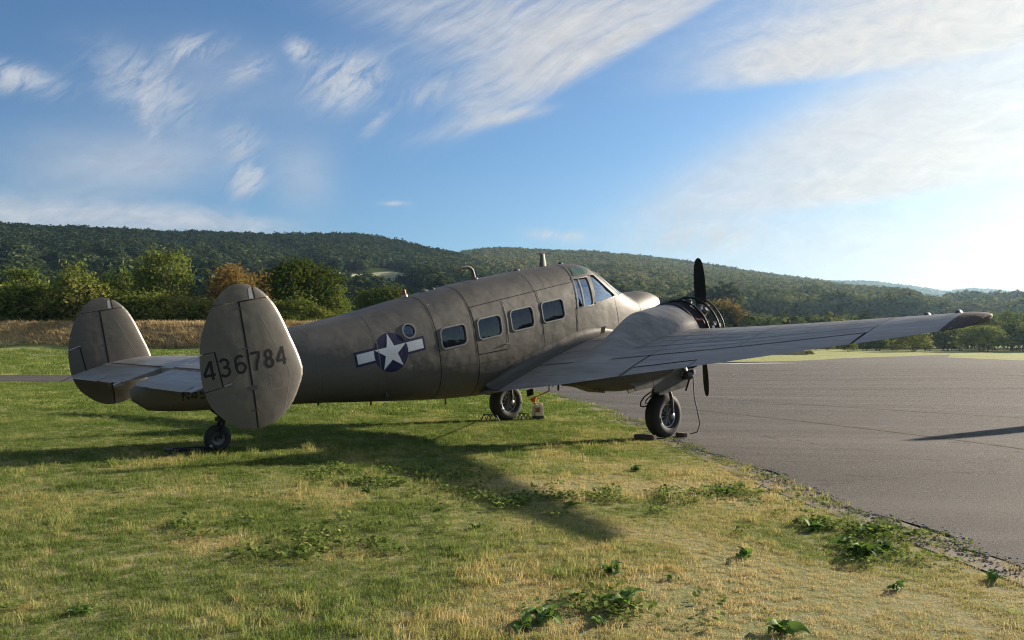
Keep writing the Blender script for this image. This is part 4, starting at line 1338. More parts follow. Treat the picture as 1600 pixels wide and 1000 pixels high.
cl_lo = np.concatenate([np.linspace(1.667, 1.75, 6), np.linspace(1.8, 3.045, 26)])
cl_hi = np.concatenate([np.linspace(3.055, 3.2, 8), np.linspace(3.21, 3.242, 6)])
for s in (1, -1):
    lo = loft([fin_ring(c, s, None, min(HINGE(c), float(pchip(FLE[:, 0], FLE[:, 1], c)) - .01)) for c in cl_lo])
    hi = loft([fin_ring(c, s, None, min(-6.915, float(pchip(FLE[:, 0], FLE[:, 1], c)) - .01)) for c in cl_hi if float(pchip(FLE[:, 0], FLE[:, 1], c)) > -6.89])
    fin = part('fin', *join(lo, hi), M_PAINT, plane, True, 40)
    lo = loft([fin_ring(c, s, max(HINGE(c) - .016, float(pchip(FTE[:, 0], FTE[:, 1], c)) + .01), None) for c in cl_lo])
    hi = loft([fin_ring(c, s, min(-6.928, float(pchip(FLE[:, 0], FLE[:, 1], c)) - .0), None) for c in cl_hi])
    rud = part('rudder', *join(lo, hi), M_PAINT, plane, True, 40)
    for q in (1, -1):
        def fs(off, q=q): return lambda a, c: (a, s * FYS[s] + q * (fin_half(a, c) + off), c)
        V, F = join(line2([(HINGE(3.05) - .008, 3.05), (HINGE(1.68) - .008, 1.68)], .020, fs(.0006)), line2([(HINGE(3.05) - .008, 3.05), (-6.921, 3.05), (-6.921, 3.20)], .014, fs(.0006)))
        part('hinge_gap', V, F, M_SEAM, fin)
        V, F = line2([(-7.60, 2.575), (-7.455, 2.575), (-7.430, 2.195), (-7.632, 2.18)], .008, fs(.0007)); V2, F2 = line2([(-7.457, 2.575), (-7.432, 2.205)], .017, fs(.0009))
        part('trim_tab', *join((V, F), (V2, F2)), M_SEAM, rud)
        part('tab_rod', *tube([fs(.012)(-7.42, 2.205), fs(.018)(-7.34, 2.215)], .007, 8), M_STEEL, rud)
        for c, l0, l1, w_ in ((2.98, .06, .02, .016), (2.55, .06, .02, .016), (1.88, .06, .02, .016), (2.12, .04, .04, .05)): part('hinge', *line2([(HINGE(c) - l0, c), (HINGE(c) + l1, c)], w_, fs(.0012)), M_DARK, rud)
        V, F = join(line2([(-6.92, 2.93), (-6.79, 2.55), (-6.66, 2.20), (-6.80, 1.76)], .007, fs(.0006)), line2([(-6.91, 2.20), (-6.91, 2.05), (-6.77, 2.05), (-6.77, 2.20)], .006, fs(.0006)))
        part('skin_joint', V, F, M_LAPL, fin)
        part('access_panel', *line2([(-7.30, 2.245), (-7.19, 2.245), (-7.19, 2.14), (-7.30, 2.14), (-7.30, 2.245)], .006, fs(.0006)), M_LAP, rud)
        part('leading_edge_wear', *join(line2([(float(pchip(FLE[:, 0], FLE[:, 1], c)) - .016, c) for c in np.linspace(1.80, 3.12, 20)], .022, fs(.0006), .05)), M_EDGE, fin)
        part('bare_metal_patch', *drape([[(-6.935, 3.06), (-6.985, 3.065), (-6.975, 3.17), (-6.94, 3.19)]], fs(.0009), .03), M_EDGE, rud)
    # serial number on the outboard face
    if s == 1: order = list('436784')
    else: order = list('436784')
    def fo(off): return lambda a, c: (a, s * (FYS[s] + fin_half(a, c) + .0010 + off), c)
    xs6 = [-7.602, -7.435, -7.268, -7.088, -6.938, -6.788]
    for k, (ch, x0) in enumerate(zip(order, xs6)):
        if s == 1: V, F = glyph(ch, x0, 2.295, (.115 if k < 3 else .104), .200, .029, fo)
        else: V, F = glyph(ch, xs6[5 - k] + .115, 2.295, .115, .200, .029, fo, -1)
        part('serial_digit', V, F, M_BLACK, rud if (k < 3) == (s == 1) else fin)
for P_ in ([(-7.70, -2.2, 2.2), (-7.86, -2.2, 2.16)], [(-7.72, 2.2, 2.2), (-7.85, 2.25, 2.17)]): part('tail_wick', *tube(P_, .004, 5), M_DARK, plane)
V, F = tube([(-7.59, FYS[1] + .02, 2.58), (-7.69, FYS[1] + .02, 2.55), (-7.80, FYS[1] + .03, 2.52)], .004, 5); part('aerial_wire', V, F, M_BRIGHT, plane)
V, F = tube([(-7.45, -FYS[-1] + .05, 2.60), (-7.70, -FYS[-1] + .03, 2.55)], .004, 5); part('aerial_wire', V, F, M_BRIGHT, plane)

# ------------------------------------------------------------------ engines
EY = 1.973; EC = 1.225
NTB = np.array([(.40, 1.795, .655, .570), (.1, 1.79, .65, .570), (-.2, 1.72, .63, .54), (-.55, 1.58, .62, .50), (-.95, 1.38, .64, .45), (-1.35, 1.22, .72, .38), (-1.7, 1.12, .82, .30), (-2.0, 1.06, .94, .20), (-2.2, 1.03, 1.0, .05)])[::-1]
FTOP = np.array([(-1.85, 0.0), (-1.6, .025), (-1.2, .10), (-.8, .23), (-.4, .375), (0, .51), (.32, .60)])     # rise of the nacelle back above the wing skin


def wing_top(a, b):
    le, te, ct, t = wsec(b); x = (le - a) / (le - te)
    return wing_pt(b, min(.995, max(.02, x)), True)[2] if x > .02 else wing_pt(b, .02, True)[2] - .5 * max(0, a - le)


for s in (1, -1):
    def nac_ring(a):
        tp, bt, hw = [float(pchip(NTB[:, 0], NTB[:, j], a)) for j in (1, 2, 3)]
        cm = (tp + bt) / 2
        return [(a, s * EY + hw * math.copysign(abs(math.cos(t)) ** (2 / 2.15), math.cos(t)), cm + (tp - bt) / 2 * math.copysign(abs(math.sin(t)) ** (2 / 2.15), math.sin(t))) for t in [k / 44 * 2 * math.pi for k in range(44)]]
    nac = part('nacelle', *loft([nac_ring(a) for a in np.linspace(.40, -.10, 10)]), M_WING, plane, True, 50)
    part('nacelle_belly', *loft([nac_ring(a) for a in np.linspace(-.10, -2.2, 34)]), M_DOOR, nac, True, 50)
    # the back of the nacelle flows down into the wing
    V = []; F = []; nu, nv = 36, 33
    for i in range(nu):
        a = lerp(.37, -1.85, i / (nu - 1)); W_ = lerp(.70, .42, sstep(.2, -1.8, a)); ax_ = min(.30, a)
        ref = wing_top(ax_, EY); rise = float(pchip(FTOP[:, 0], FTOP[:, 1], ax_)); top = min(1.797, ref + rise)
        for j in range(nv):
            q = lerp(-1.0, 1.0, j / (nv - 1)); b_ = EY + q * W_
            wt = wing_top(ax_, b_); rnd = math.sqrt(max(0, 1 - (q / .93) ** 2)) if abs(q) < .93 else 0.0
            sm = math.cos(q * math.pi / 2) ** 2; k = float(sstep(.30, -1.0, a)); pf = lerp(.75 * rnd + .25 * sm, .30 * rnd + .70 * sm, k)
            V.append((a, s * b_, wt - .004 + (top - ref) * pf))
    for i in range(nu - 1):
        for j in range(nv - 1): F.append((i * nv + j, (i + 1) * nv + j, (i + 1) * nv + j + 1, i * nv + j + 1))
    part('nacelle_fairing', V, F, M_WING, nac, True, 180)
    # exposed engine: cowl rings, drum, nine finned cylinders, crankcase
    eng = part('engine', *join(lathe([(.36, .02), (.36, .54), (.43, .545), (.44, .50), (.62, .47), (.80, .44), (.80, .02)], (1, 0, 0), (0, s * EY, EC), 48)), M_BLACK, plane, True, 30)
    for a, r_, m_, w_ in ((.418, .570, M_BLACK, .016), (.455, .580, M_DARK, .014), (.74, .588, M_GREY, .006), (.725, .584, M_BLACK, .020), (1.03, .590, M_GREY, .005), (1.015, .586, M_BLACK, .018), (1.18, .565, M_BLACK, .014)):
        part('cowl_ring', *torus((a, s * EY, EC), (1, 0, 0), r_, w_, 60, 8), m_, eng)
    part('accessory_drum', *lathe([(.46, .555), (.70, .562), (.72, .40)], (1, 0, 0), (0, s * EY, EC), 48), M_BLACK, eng)
    part('exhaust_collector', *torus((.62, s * EY, EC), (1, 0, 0), .505, .045, 48, 10), M_DARK, eng)
    part('crankcase', *lathe([(.78, .30), (1.12, .30), (1.16, .24), (1.24, .15), (1.30, .10), (1.31, .02)], (1, 0, 0), (0, s * EY, EC), 32), M_DARK, eng)
    for k in range(9):
        th = k * 2 * math.pi / 9 + rad(90)
        d = np.array([0, math.cos(th), math.sin(th)]); o_ = np.array([.96, s * EY, EC])
        prof = [(.28, .085)]
        for q in range(9):
            h0 = .30 + q * .02; prof += [(h0, .085), (h0, .098), (h0 + .008, .098), (h0 + .008, .085)]
        prof += [(.49, .09), (.49, .105), (.53, .105), (.55, .08), (.56, .02)]
        cy = part('cylinder', *lathe(prof, d, o_, 16), M_DARK, eng, True, 30)
        tdir = np.array([0, -d[2], d[1]])
        for q in (-1, 1): part('pushrod_tube', *tube([o_ + np.array([.12, 0, 0]) + tdir * q * .045 + d * .24, o_ + np.array([.10, 0, 0]) + tdir * q * .06 + d * .52], .013, 8), M_BRIGHT, cy)
        for q in (-.08, .10): part('rocker_box', *box(tuple(o_ + np.array([q, 0, 0]) + d * .545), (.07, .055, .055)), M_STEEL, cy, False)
    for k in range(6):
        th = k * 2 * math.pi / 6 + .3
        p0 = np.array([.40, s * EY + .50 * math.cos(th), EC + .50 * math.sin(th)]); p1 = np.array([.85, s * EY + .40 * math.cos(th + .3), EC + .40 * math.sin(th + .3)])
        part('mount_strut', *tube([p0, p1], .018, 8), M_DARK, eng)
    part('ignition_lead', *tube([(.50, s * EY + .47, EC + .30), (.60, s * EY + .50, EC + .27), (.70, s * EY + .48, EC + .26)], .02, 8), M_RED, eng)
    # propeller
    pr_ = part('propeller', *lathe([(-.08, .05), (-.08, .09), (.06, .09), (.10, .07), (.16, .065), (.19, .04), (.20, .002)], (1, 0, 0), (1.33, s * EY, EC + .003), 20), M_DARK, plane)
    for k in range(2):
        th = rad(90 + (-3.5 if s == 1 else 0) + 180 * k)
        d = np.array([0, math.cos(th), math.sin(th)]); e = np.array([0, -math.sin(th), math.cos(th)]); rings = []
        for r_, ch, tw, tk in ((.08, .07, 55, .07), (.16, .075, 52, .07), (.26, .11, 46, .05), (.40, .165, 38, .036), (.60, .195, 31, .028), (.80, .200, 26, .022), (.97, .185, 23, .018), (1.10, .155, 20, .014), (1.18, .115, 19, .010), (1.215, .07, 18, .007), (1.228, .02, 18, .004)):
            ct, st_ = math.cos(rad(tw)), math.sin(rad(tw)); ring = []
            for j in range(16):
                an = j / 16 * 2 * math.pi; u = math.cos(an) * ch / 2; v = math.sin(an) * tk / 2
                p = np.array([1.345, s * EY, EC]) + d * r_ + e * (u * ct + v * st_) + np.array([1., 0, 0]) * (-u * st_ + v * ct)
                ring.append(tuple(p))
            rings.append(ring)
        part('blade', *loft(rings), M_BLACK, pr_, True, 60)

    # ---------------------------------------------------------------- main landing gear
    WX = s * EY
    tyre_prof = []
    for k in range(25):
        an = k / 24 * 2 * math.pi
        x = math.cos(an); y = math.sin(an)
        tyre_prof.append((.135 * math.copysign(abs(y) ** .75, y), .268 + .102 * math.copysign(abs(x) ** .8, x)))
    wh = part('wheel', *join(lathe([(-.085, .20), (-.085, .175), (-.05, .165), (-.03, .06), (-.09, .055), (-.09, .01)], (0, 1, 0), (0, WX, 0), 40), lathe([(.085, .20), (.085, .175), (.05, .165), (.03, .06), (.09, .055), (.09, .01)], (0, 1, 0), (0, WX, 0), 40)), M_RIM, plane, True, 30)
    part('tyre', *lathe(tyre_prof, (0, 1, 0), (0, WX, 0), 56), M_RUB, wh, True, 60)
    for x in (-.05, 0, .05): part('tread_groove', *lathe([(x - .004, .3712), (x + .004, .3712)], (0, 1, 0), (0, WX, 0), 56), M_BLACK, wh)
    for q in (1, -1):
        part('rim_ring', *torus((0, WX + q * .088, 0), (0, 1, 0), .188, .014, 40, 8), M_STEEL, wh)
        for k in range(10):
            th = k * math.pi / 5
            part('spoke', *tube([(.06 * math.cos(th), WX + q * .062, .06 * math.sin(th)), (.165 * math.cos(th), WX + q * .07, .165 * math.sin(th))], .011, 6), M_STEEL, wh)
    gear = part('gear_leg', *join(tube([(.02, WX, .43), (.06, WX, .80)], .055, 14), tube([(.02, WX, .42), (.05, WX, .62)], .042, 14)), M_DARK, plane)
    for q in (1, -1):
        arm = [(.02, WX + q * .02, .455), (.03, WX + q * .10, .45), (.03, WX + q * .17, .41), (.025, WX + q * .195, .30), (.015, WX + q * .195, .12), (0, WX + q * .185, 0)]
        part('fork_arm', *tube(arm, .034, 10, .026), M_DARK, gear)
        part('axle_nut', *lathe([(-.04, .045), (.02, .045), (.03, .03), (.03, .005)], (0, q, 0), (0, WX + q * .185, 0), 14), M_STEEL, gear)
        part('torque_link', *tube([(.07, WX + q * .03, .70), (.17, WX + q * .02, .58), (.06, WX + q * .03, .47)], .014, 8), M_STEEL, gear)
    part('piston', *tube([(.02, WX, .44), (.045, WX, .62)], .040, 14), M_BRIGHT, gear)
    for q in (1, -1): part('drag_brace', *tube([(.03, WX + q * .06, .50), (-.35, WX + q * .12, .78)], .02, 8), M_DARK, gear)
    part('mud_scraper', *lathe([(-.10, .392), (.10, .392)], (0, 1, 0), (0, WX, 0), 40) if False else loft([[(.39 * math.sin(t) + 0, WX + b, .39 * math.cos(t)) for b in (-.11, .11)] for t in np.linspace(-.5, .15, 8)], False), M_DARK, gear)
    part('brake_hose', *tube([(-.12, WX - .10, .42), (-.30, WX - .10, .38), (-.41, WX - .10, .31), (-.42, WX - .10, .25), (-.34, WX - .10, .22), (-.24, WX - .10, .22)], .012, 8), M_BLACK, gear)
    part('brake_hose', *tube([(-.15, WX - .04, .40), (-.34, WX - .04, .33), (-.36, WX - .04, .29), (-.28, WX - .04, .27)], .010, 8), M_BLACK, gear)
    # gear doors hanging below the nacelle
    for q in (1, -1):
        y0 = WX + q * .34
        P1 = [(.33, .76), (.35, .43), (-.42, .455), (-.45, .52), (-.56, .54), (-.56, .78)]
        P2 = [(-.57, .80), (-.57, .62), (-1.00, .66), (-1.04, .74), (-1.15, .80), (-1.2, .90), (-.9, .88)]
        for P_, nm in ((P1, 'gear_door'), (P2, 'gear_door')):
            V, F = prism(P_, y0, y0 + q * .022)
            V = [(a, y + q * .10 * (c - .78), c) for a, y, c in V]
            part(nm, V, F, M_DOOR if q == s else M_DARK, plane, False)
    part('door_flap', *box((-1.62, WX, .80), (.22, .36, .02), Euler((0, rad(25), 0)).to_matrix()), M_DARK, plane, False)

# pitot head / landing-lamp cluster and drain line under the starboard outer wing
lp = part('landing_lamp', *lathe([(-.10, .02), (-.08, .07), (.04, .085), (.06, .08), (.05, .02)], (1, 0, -.1), (.27, 2.36, .64), 20), M_DARK, plane)
part('lens', *lathe([(0, .078), (.012, .05), (.016, .002)], (1, 0, -.1), (.325, 2.36, .635), 20), M_BRIGHT, lp)
part('lamp_bracket', *join(tube([(.25, 2.36, .68), (.22, 2.30, .92)], .03, 8), box((.18, 2.32, .68), (.06, .07, .07)), box((.35, 2.42, .68), (.05, .06, .08))), M_STEEL, lp)
part('lamp_strut', *tube([(.31, 2.38, .60), (.15, 2.38, .40)], .016, 8), M_BLACK, lp)
part('step_bracket', *box((-1.98, .98, .80), (.12, .03, .10)), M_BLACK, plane, False)
part('drain_mast', *tube([(-1.6, 1.25, .86), (-1.62, 1.25, .76)], .016, 8), M_DARK, plane)
part('wing_walk_vent', *drape([[(-.02, 0), (.09, .0), (.09, .10), (-.02, .10)]], lambda u, v: (-.52 + u + v * .35, 1.30 + .15 * v, wing_pt(1.30, .42, True)[2] + .12 + v * 1.1), .05), M_BLACK, plane)

# ------------------------------------------------------------------ tail wheel
TW = (-6.67, 0, 1.235)
tp_ = [(.055 * math.copysign(abs(math.sin(k / 16 * 6.2832)) ** .75, math.sin(k / 16 * 6.2832)), .13 + .05 * math.cos(k / 16 * 6.2832)) for k in range(17)]
wh = part('tail_wheel', *join(lathe([(-.035, .10), (-.03, .07), (-.01, .03), (-.05, .028), (-.05, .004)], (0, 1, 0), TW, 30), lathe([(.035, .10), (.03, .07), (.01, .03), (.05, .028), (.05, .004)], (0, 1, 0), TW, 30)), M_RIM, plane, True, 30)
part('tyre', *lathe(tp_, (0, 1, 0), TW, 40), M_RUB, wh, True, 60)
tf = part('tail_wheel_fork', *join(*[tube([(TW[0], q * .085, TW[2]), (TW[0] + .06, q * .085, TW[2] + .13), (TW[0] + .11, q * .05, TW[2] + .22)], .024, 8) for q in (1, -1)]), M_BLACK, plane)
part('swivel_post', *join(tube([(TW[0] + .10, 0, TW[2] + .20), (TW[0] + .10, 0, TW[2] + .34)], .05, 12), box((TW[0] + .10, 0, TW[2] + .24), (.12, .15, .05))), M_BLACK, tf)
part('tail_wheel_leg', *join(tube([(TW[0] + .10, 0, TW[2] + .34), (TW[0] - .10, 0, TW[2] + .56)], .07, 12), tube([(TW[0] + .14, .02, TW[2] + .30), (TW[0] + .42, .02, TW[2] + .42)], .03, 8)), M_BLACK, tf)

# ------------------------------------------------------------------ small things around the aeroplane (world axes)
def wpart(name, V, F, mat, parent=None, smooth=True, ang=38): return add_obj(name, mk_mesh(name, V, F, mat, smooth, ang, True), parent)
def px_ground(u, v):
    y = CAMH * FPX / (v - 546.7)
    for _ in range(8):
        x = (u - 800) / FPX * y; y = (CAMH - float(gz(x, y))) * FPX / (v - 546.7)
    return (u - 800) / FPX * y, y
def at_ground(u, v):
    x, y = px_ground(u, v); return (x, y, float(gz(x, y)))


def wood_mat():
    m, nt, b, out = new_mat('weathered_timber')
    O = nt.coord('Object')
    g = nt.noise(nt.vmath('MULTIPLY', O, (3, 40, 40)), 1.5, 5, .6)
    nt.l.new(nt.mix(nt.remap(g, .3, .7), (.065, .042, .03), (.17, .12, .085)), b.inputs['Base Color']); b.inputs['Roughness'].default_value = .85
    nt.l.new(nt.bump(g, .4, .01), b.inputs['Normal'])
    return m


M_WOOD = wood_mat()
hd = Vector((.7462, .6657, 0)); sb = Vector((.6657, -.7462, 0))      # aeroplane heading and starboard on the ground
WR = Vector((2.505, 14.585, 0)); WL = Vector((-.122, 17.52, 0))


def bevel_box(sx, sy, sz, bv=.008):
    bm = bmesh.new(); bmesh.ops.create_cube(bm, size=1)
    for v in bm.verts: v.co = Vector((v.co.x * sx, v.co.y * sy, v.co.z * sz + sz / 2))
    bmesh.ops.bevel(bm, geom=bm.edges[:], offset=bv, segments=2, affect='EDGES')
    me = bpy.data.meshes.new('box'); bm.to_mesh(me); bm.free(); return me


def timber(name, p, rz, sx, sy, sz, lab):
    me = bevel_box(sx, sy, sz, .012); me.materials.append(M_WOOD); me.name = name
    o = add_obj(name, me); o.location = (p.x, p.y, float(gz(p.x, p.y)) - .005); o.rotation_euler = (0, 0, rz)
    tag(o, lab, 'wheel chock', 'timber chocks at the starboard wheel'); return o


ang_s = math.atan2(sb.y, sb.x)
timber('wheel_chock', WR - hd * .40 - sb * .05, ang_s + .05, .40, .10, .085, 'long brown timber chock behind the near main wheel')
timber('wheel_chock', WR + hd * .41 + sb * .06, ang_s - .12, .20, .10, .09, 'short brown timber chock in front of the near main wheel')


def folding_chock(p, rz, lab):
    e = empty('folding_wheel_chock', (p.x, p.y, float(gz(p.x, p.y))), rz); tag(e, lab, 'wheel chock', 'folding metal chocks at the port wheel')
    for y in (-.12, .12):
        V, F = tube([(-.13, y, .01), (-.05, y, .13), (.02, y, .02), (.07, y, .12), (.14, y, .01)], .012, 6); wpart('zigzag_bar', V, F, M_DARK, e)
    V, F = join(tube([(-.05, -.13, .13), (-.05, .13, .13)], .012, 6), tube([(.07, -.13, .12), (.07, .13, .12)], .012, 6)); wpart('cross_bar', V, F, M_DARK, e)


ah = math.atan2(hd.y, hd.x)
folding_chock(WL - hd * .42, ah, 'black folding metal chock behind the far main wheel')
folding_chock(WL + hd * .42, ah, 'black folding metal chock in front of the far main wheel')

# oil canister with funnel under the wing
M_CAN = simple_mat('cream_plastic', (.62, .55, .42), .45, var=.06)
M_CANB = simple_mat('black_plastic_base', (.03, .03, .032), .5)
M_ORG = simple_mat('orange_plastic', (.62, .085, .02), .4, var=.05)
M_LABEL = simple_mat('brown_label', (.24, .10, .03), .5)
cx, cy, cz = at_ground(840, 655)
can = empty('oil_canister', (cx, cy, cz), .35); tag(can, 'small cream plastic oil canister with dark base standing on the grass under the wing', 'canister')
me = bevel_box(.22, .16, .25, .03); me.materials.append(M_CAN); o = add_obj('body', me, can); o.location = (0, 0, .05)
me = bevel_box(.224, .164, .085, .02); me.materials.append(M_CANB); o = add_obj('base', me, can); o.location = (0, 0, .0)
V, F = tube([(-.06, 0, .29), (-.05, 0, .335), (.04, 0, .335), (.06, 0, .29)], .016, 8); wpart('handle', V, F, M_CAN, can)
V, F = lathe([(0, .03), (.03, .03), (.035, .02), (.035, .002)], (0, 0, 1), (.085, 0, .29), 14); wpart('neck', V, F, M_CAN, can)
me = bevel_box(.10, .004, .10, .0015); me.materials.append(M_LABEL); o = add_obj('label_print', me, can); o.location = (-.03, -.083, .15)
fn = wpart('funnel', *lathe([(0, .012), (.06, .016), (.075, .03), (.14, .085), (.15, .088), (.15, .082), (.08, .025), (.06, .010)], (-.30, 0, .95), (0, 0, 0), 24), M_ORG)
fn.location = (cx - .05, cy - .03, cz + .30); tag(fn, 'orange plastic funnel stuck in the neck of the canister', 'funnel')
p_top = to_world((-1.55, 1.0, .93)); hx = Vector((cx - .09, cy - .03, cz + .44))
hs = wpart('drain_hose', *tube([tuple(p_top), (p_top.x + .0, p_top.y, p_top.z - .2), tuple(lerp(p_top, hx, .75) - Vector((.0, 0, .05))), tuple(lerp(p_top, hx, .93) + Vector((0, 0, -.0))), tuple(hx)], .011, 8), simple_mat('pink_hose', (.42, .24, .20), .5))
tag(hs, 'thin hose hanging from the wing root into the orange funnel', 'hose')

# cable hanging beside the near wheel
q0 = to_world((.33, 2.42, .60)); q1 = WR + hd * .30 + sb * .24
cb = wpart('hanging_cable', *tube([tuple(q0), (q0.x + .02, q0.y, q0.z - .35), (q0.x + .06, q0.y - .02, .45), (q0.x + .10, q0.y - .04, .22), (q0.x + .05, q0.y - .05, .09), (q0.x - .06, q0.y - .05, .06)], .010, 8), simple_mat('cable_sheath', (.06, .055, .05), .6))
tag(cb, 'thin dark cable hanging from the nacelle beside the near wheel', 'cable')

# tow plate under the tail wheel
tw = to_world(TW); twg = Vector((tw.x, tw.y, 0)); gzt = float(gz(tw.x, tw.y))
tb = empty('tow_bar', (tw.x - .08, tw.y - .06, gzt), math.atan2(-.45, -.9)); tag(tb, 'black flat steel tow bar lying at the tail wheel', 'tow bar')
for y in (-.10, .10):
    V, F = box((.22, y, .05), (.62, .045, .03)); wpart('side_rail', V, F, M_BLACK, tb, False)
V, F = join(box((.50, 0, .055), (.10, .26, .025)), box((.0, 0, .035), (.12, .26, .02))); wpart('cross_plate', V, F, M_BLACK, tb, False)
V, F = tube([(.0, -.16, .09), (.0, .16, .09)], .018, 8); wpart('axle_pin', V, F, M_STEEL, tb)

# unseen stand-in, added off to the right to cast the apron shadow
fb = empty('shadow_stand_in', (14.9, 20.65, float(gz(14.9, 20.65))), math.atan2(.80, -.60)); tag(fb, 'unseen banner-shaped stand-in added beyond the wing tip to cast the apron shadow', 'shadow caster')
V, F = tube([(0, 0, 0), (0, 0, 2.2), (.06, 0, 2.7), (.20, 0, 3.0), (.38, 0, 3.08)], .02, 8, .01); wpart('stand_in_pole', V, F, M_STEEL, fb)
P_ = [(.0, .35), (.62, .50), (.64, 1.6), (.58, 2.3), (.48, 2.85), (.37, 3.07), (.20, 2.98), (.07, 2.68), (.015, 2.2)]
V = [(x, y, z) for y in (-.004, .004) for x, z in P_]; n = len(P_)
wpart('stand_in_sail', V, [tuple(range(n)), tuple(range(2 * n - 1, n - 1, -1))] + [(k, (k + 1) % n, n + (k + 1) % n, n + k) for k in range(n)], simple_mat('stand_in_cloth', (.6, .6, .62), .8), fb, False)
V, F = join(box((0, 0, .03), (.9, .08, .05)), box((0, 0, .03), (.08, .9, .052))); wpart('stand_in_cross_foot', V, F, M_STEEL, fb, False)

# ------------------------------------------------------------------ hedge shrubs and single trees
def bark():
    m, nt, b, out = new_mat('bark')
    n = nt.noise(nt.vmath('MULTIPLY', nt.coord('Object'), (4, 4, 1)), 6, 4, .6)
    nt.l.new(nt.mix(n, (.035, .026, .018), (.10, .08, .06)), b.inputs['Base Color']); b.inputs['Roughness'].default_value = .95
    return m


M_BARK = bark()
G_HEDGE = foliage_mat('hedge_foliage', [(0, (.05, .07, .02)), (.35, (.10, .13, .032)), (.65, (.18, .20, .05)), (.85, (.25, .23, .065)), (1, (.24, .17, .07))], False, .32, patch=.18)
G_DARK = foliage_mat('dark_tree_foliage', [(0, (.012, .026, .008)), (.5, (.032, .056, .014)), (1, (.07, .10, .024))], False, .25, patch=.3)
G_MID = foliage_mat('mid_tree_foliage', [(0, (.05, .08, .022)), (.5, (.11, .15, .04)), (1, (.19, .21, .06))], False, .32, patch=.3)
G_RUST = foliage_mat('rust_tree_foliage', [(0, (.08, .05, .02)), (.5, (.18, .105, .045)), (.8, (.24, .15, .06)), (1, (.17, .15, .05))], False, .3, patch=.3)
G_RIGHT = foliage_mat('field_edge_foliage', [(0, (.05, .07, .024)), (.4, (.11, .14, .042)), (.7, (.19, .21, .06)), (1, (.24, .21, .08))], False, .32, patch=.12)


def leafy(name, seed, mat, n=2200, leaf=.035, wid=.5, kind='shrub', clumps=60):
    """crown mesh of unit height made of leaf faces in clumps, and a matching stem mesh with limbs"""
    r = np.random.default_rng(seed); C = []
    for i in range(clumps):
        v = r.normal(size=3); v /= np.linalg.norm(v)
        if kind == 'shrub':
            v[2] = abs(v[2]) * 1.0 - .18; q = .62 + .42 * r.random()
            C.append((v[0] * wid * q, v[1] * wid * q, .34 + v[2] * .60 * q))
        else:
            lob = 1 + .2 * math.sin(2.6 * v[0] + seed) + .2 * math.sin(3.1 * v[1] + seed * 2); q = (.55 + .45 * r.random() ** .6) * lob
            C.append((v[0] * wid * q, v[1] * wid * q, .60 + v[2] * .37 * q))
    C = np.array(C); V = []; F = []
    sig = .075 if kind == 'shrub' else .07
    for i in range(n):
        c = C[r.integers(len(C))]
        p = c + r.normal(size=3) * sig * np.array([1, 1, .8])
        if kind == 'shrub' and r.random() < .10: p = c + np.array([r.normal() * .03, r.normal() * .03, abs(r.normal()) * .13])   # shoots
        if p[2] < .02: p[2] = .02 + .05 * r.random()
        nrm = r.normal(size=3) + (p - np.array([0, 0, .45])) * 1.2; nrm /= np.linalg.norm(nrm)
        t1 = np.cross(nrm, r.normal(size=3)); t1 /= np.linalg.norm(t1); t2 = np.cross(nrm, t1); s = leaf * (.6 + .8 * r.random())
        b0 = len(V); V += [p - t1 * s, p + t2 * s * .55, p + t1 * s, p - t2 * s * .55]; F.append((b0, b0 + 1, b0 + 2, b0 + 3))
    cm = mk_mesh(name + '_crown', V, F, mat, False, 180, False)
    B = []
    if kind == 'tree':
        B.append(tube([(0, 0, -.02), (.01, 0, .2), (0, .01, .45), (.01, 0, .75)], .030, 8, .008))
        for k in range(9):
            c = C[r.integers(len(C))]; z0 = .2 + .3 * r.random(); B.append(tube([(0, 0, z0), tuple(c * .5 + np.array([0, 0, z0 * .5])), tuple(c)], .012, 6, .003))
    else:
        for k in range(9):
            c = C[r.integers(len(C))]; x0 = r.normal(size=2) * .08; B.append(tube([(x0[0], x0[1], -.03), (c[0] * .45 + x0[0] * .4, c[1] * .45, c[2] * .55), tuple(c)], .010, 5, .003))
    V, F = join(*B)
    return cm, mk_mesh(name + '_stem', V, F, M_BARK, True, 180, False)


def plant(name, proto_, pos, h, wscale, rz, label, cat, group=None, cname='crown', sname='stems'):
    e = empty(name, pos, rz); e.scale = (h * wscale, h * wscale, h)
    add_obj(cname, proto_[0], e); add_obj(sname, proto_[1], e)
    tag(e, label, cat, group); return e


SHR = [leafy('shrub%d' % i, 71 + i, G_HEDGE, 2600, .034, .52, 'shrub', 64) for i in range(4)]
SHR2 = [leafy('bush%d' % i, 91 + i, G_RIGHT, 2600, .036, .52, 'shrub', 60) for i in range(3)]
T_MID = leafy('tree_mid', 101, G_MID, 5200, .026, .42, 'tree', 95)
T_DARK = leafy('tree_dark', 105, G_DARK, 6200, .026, .44, 'tree', 100)
T_RUST = leafy('tree_rust', 103, G_RUST, 4600, .027, .46, 'tree', 90)
T_RUST2 = leafy('tree_rust_b', 113, G_RUST, 4600, .027, .50, 'tree', 80)
T_GRN2 = leafy('tree_green_b', 117, G_MID, 4600, .027, .40, 'tree', 80)


def hx(u, y): return (u - 800) / FPX * y


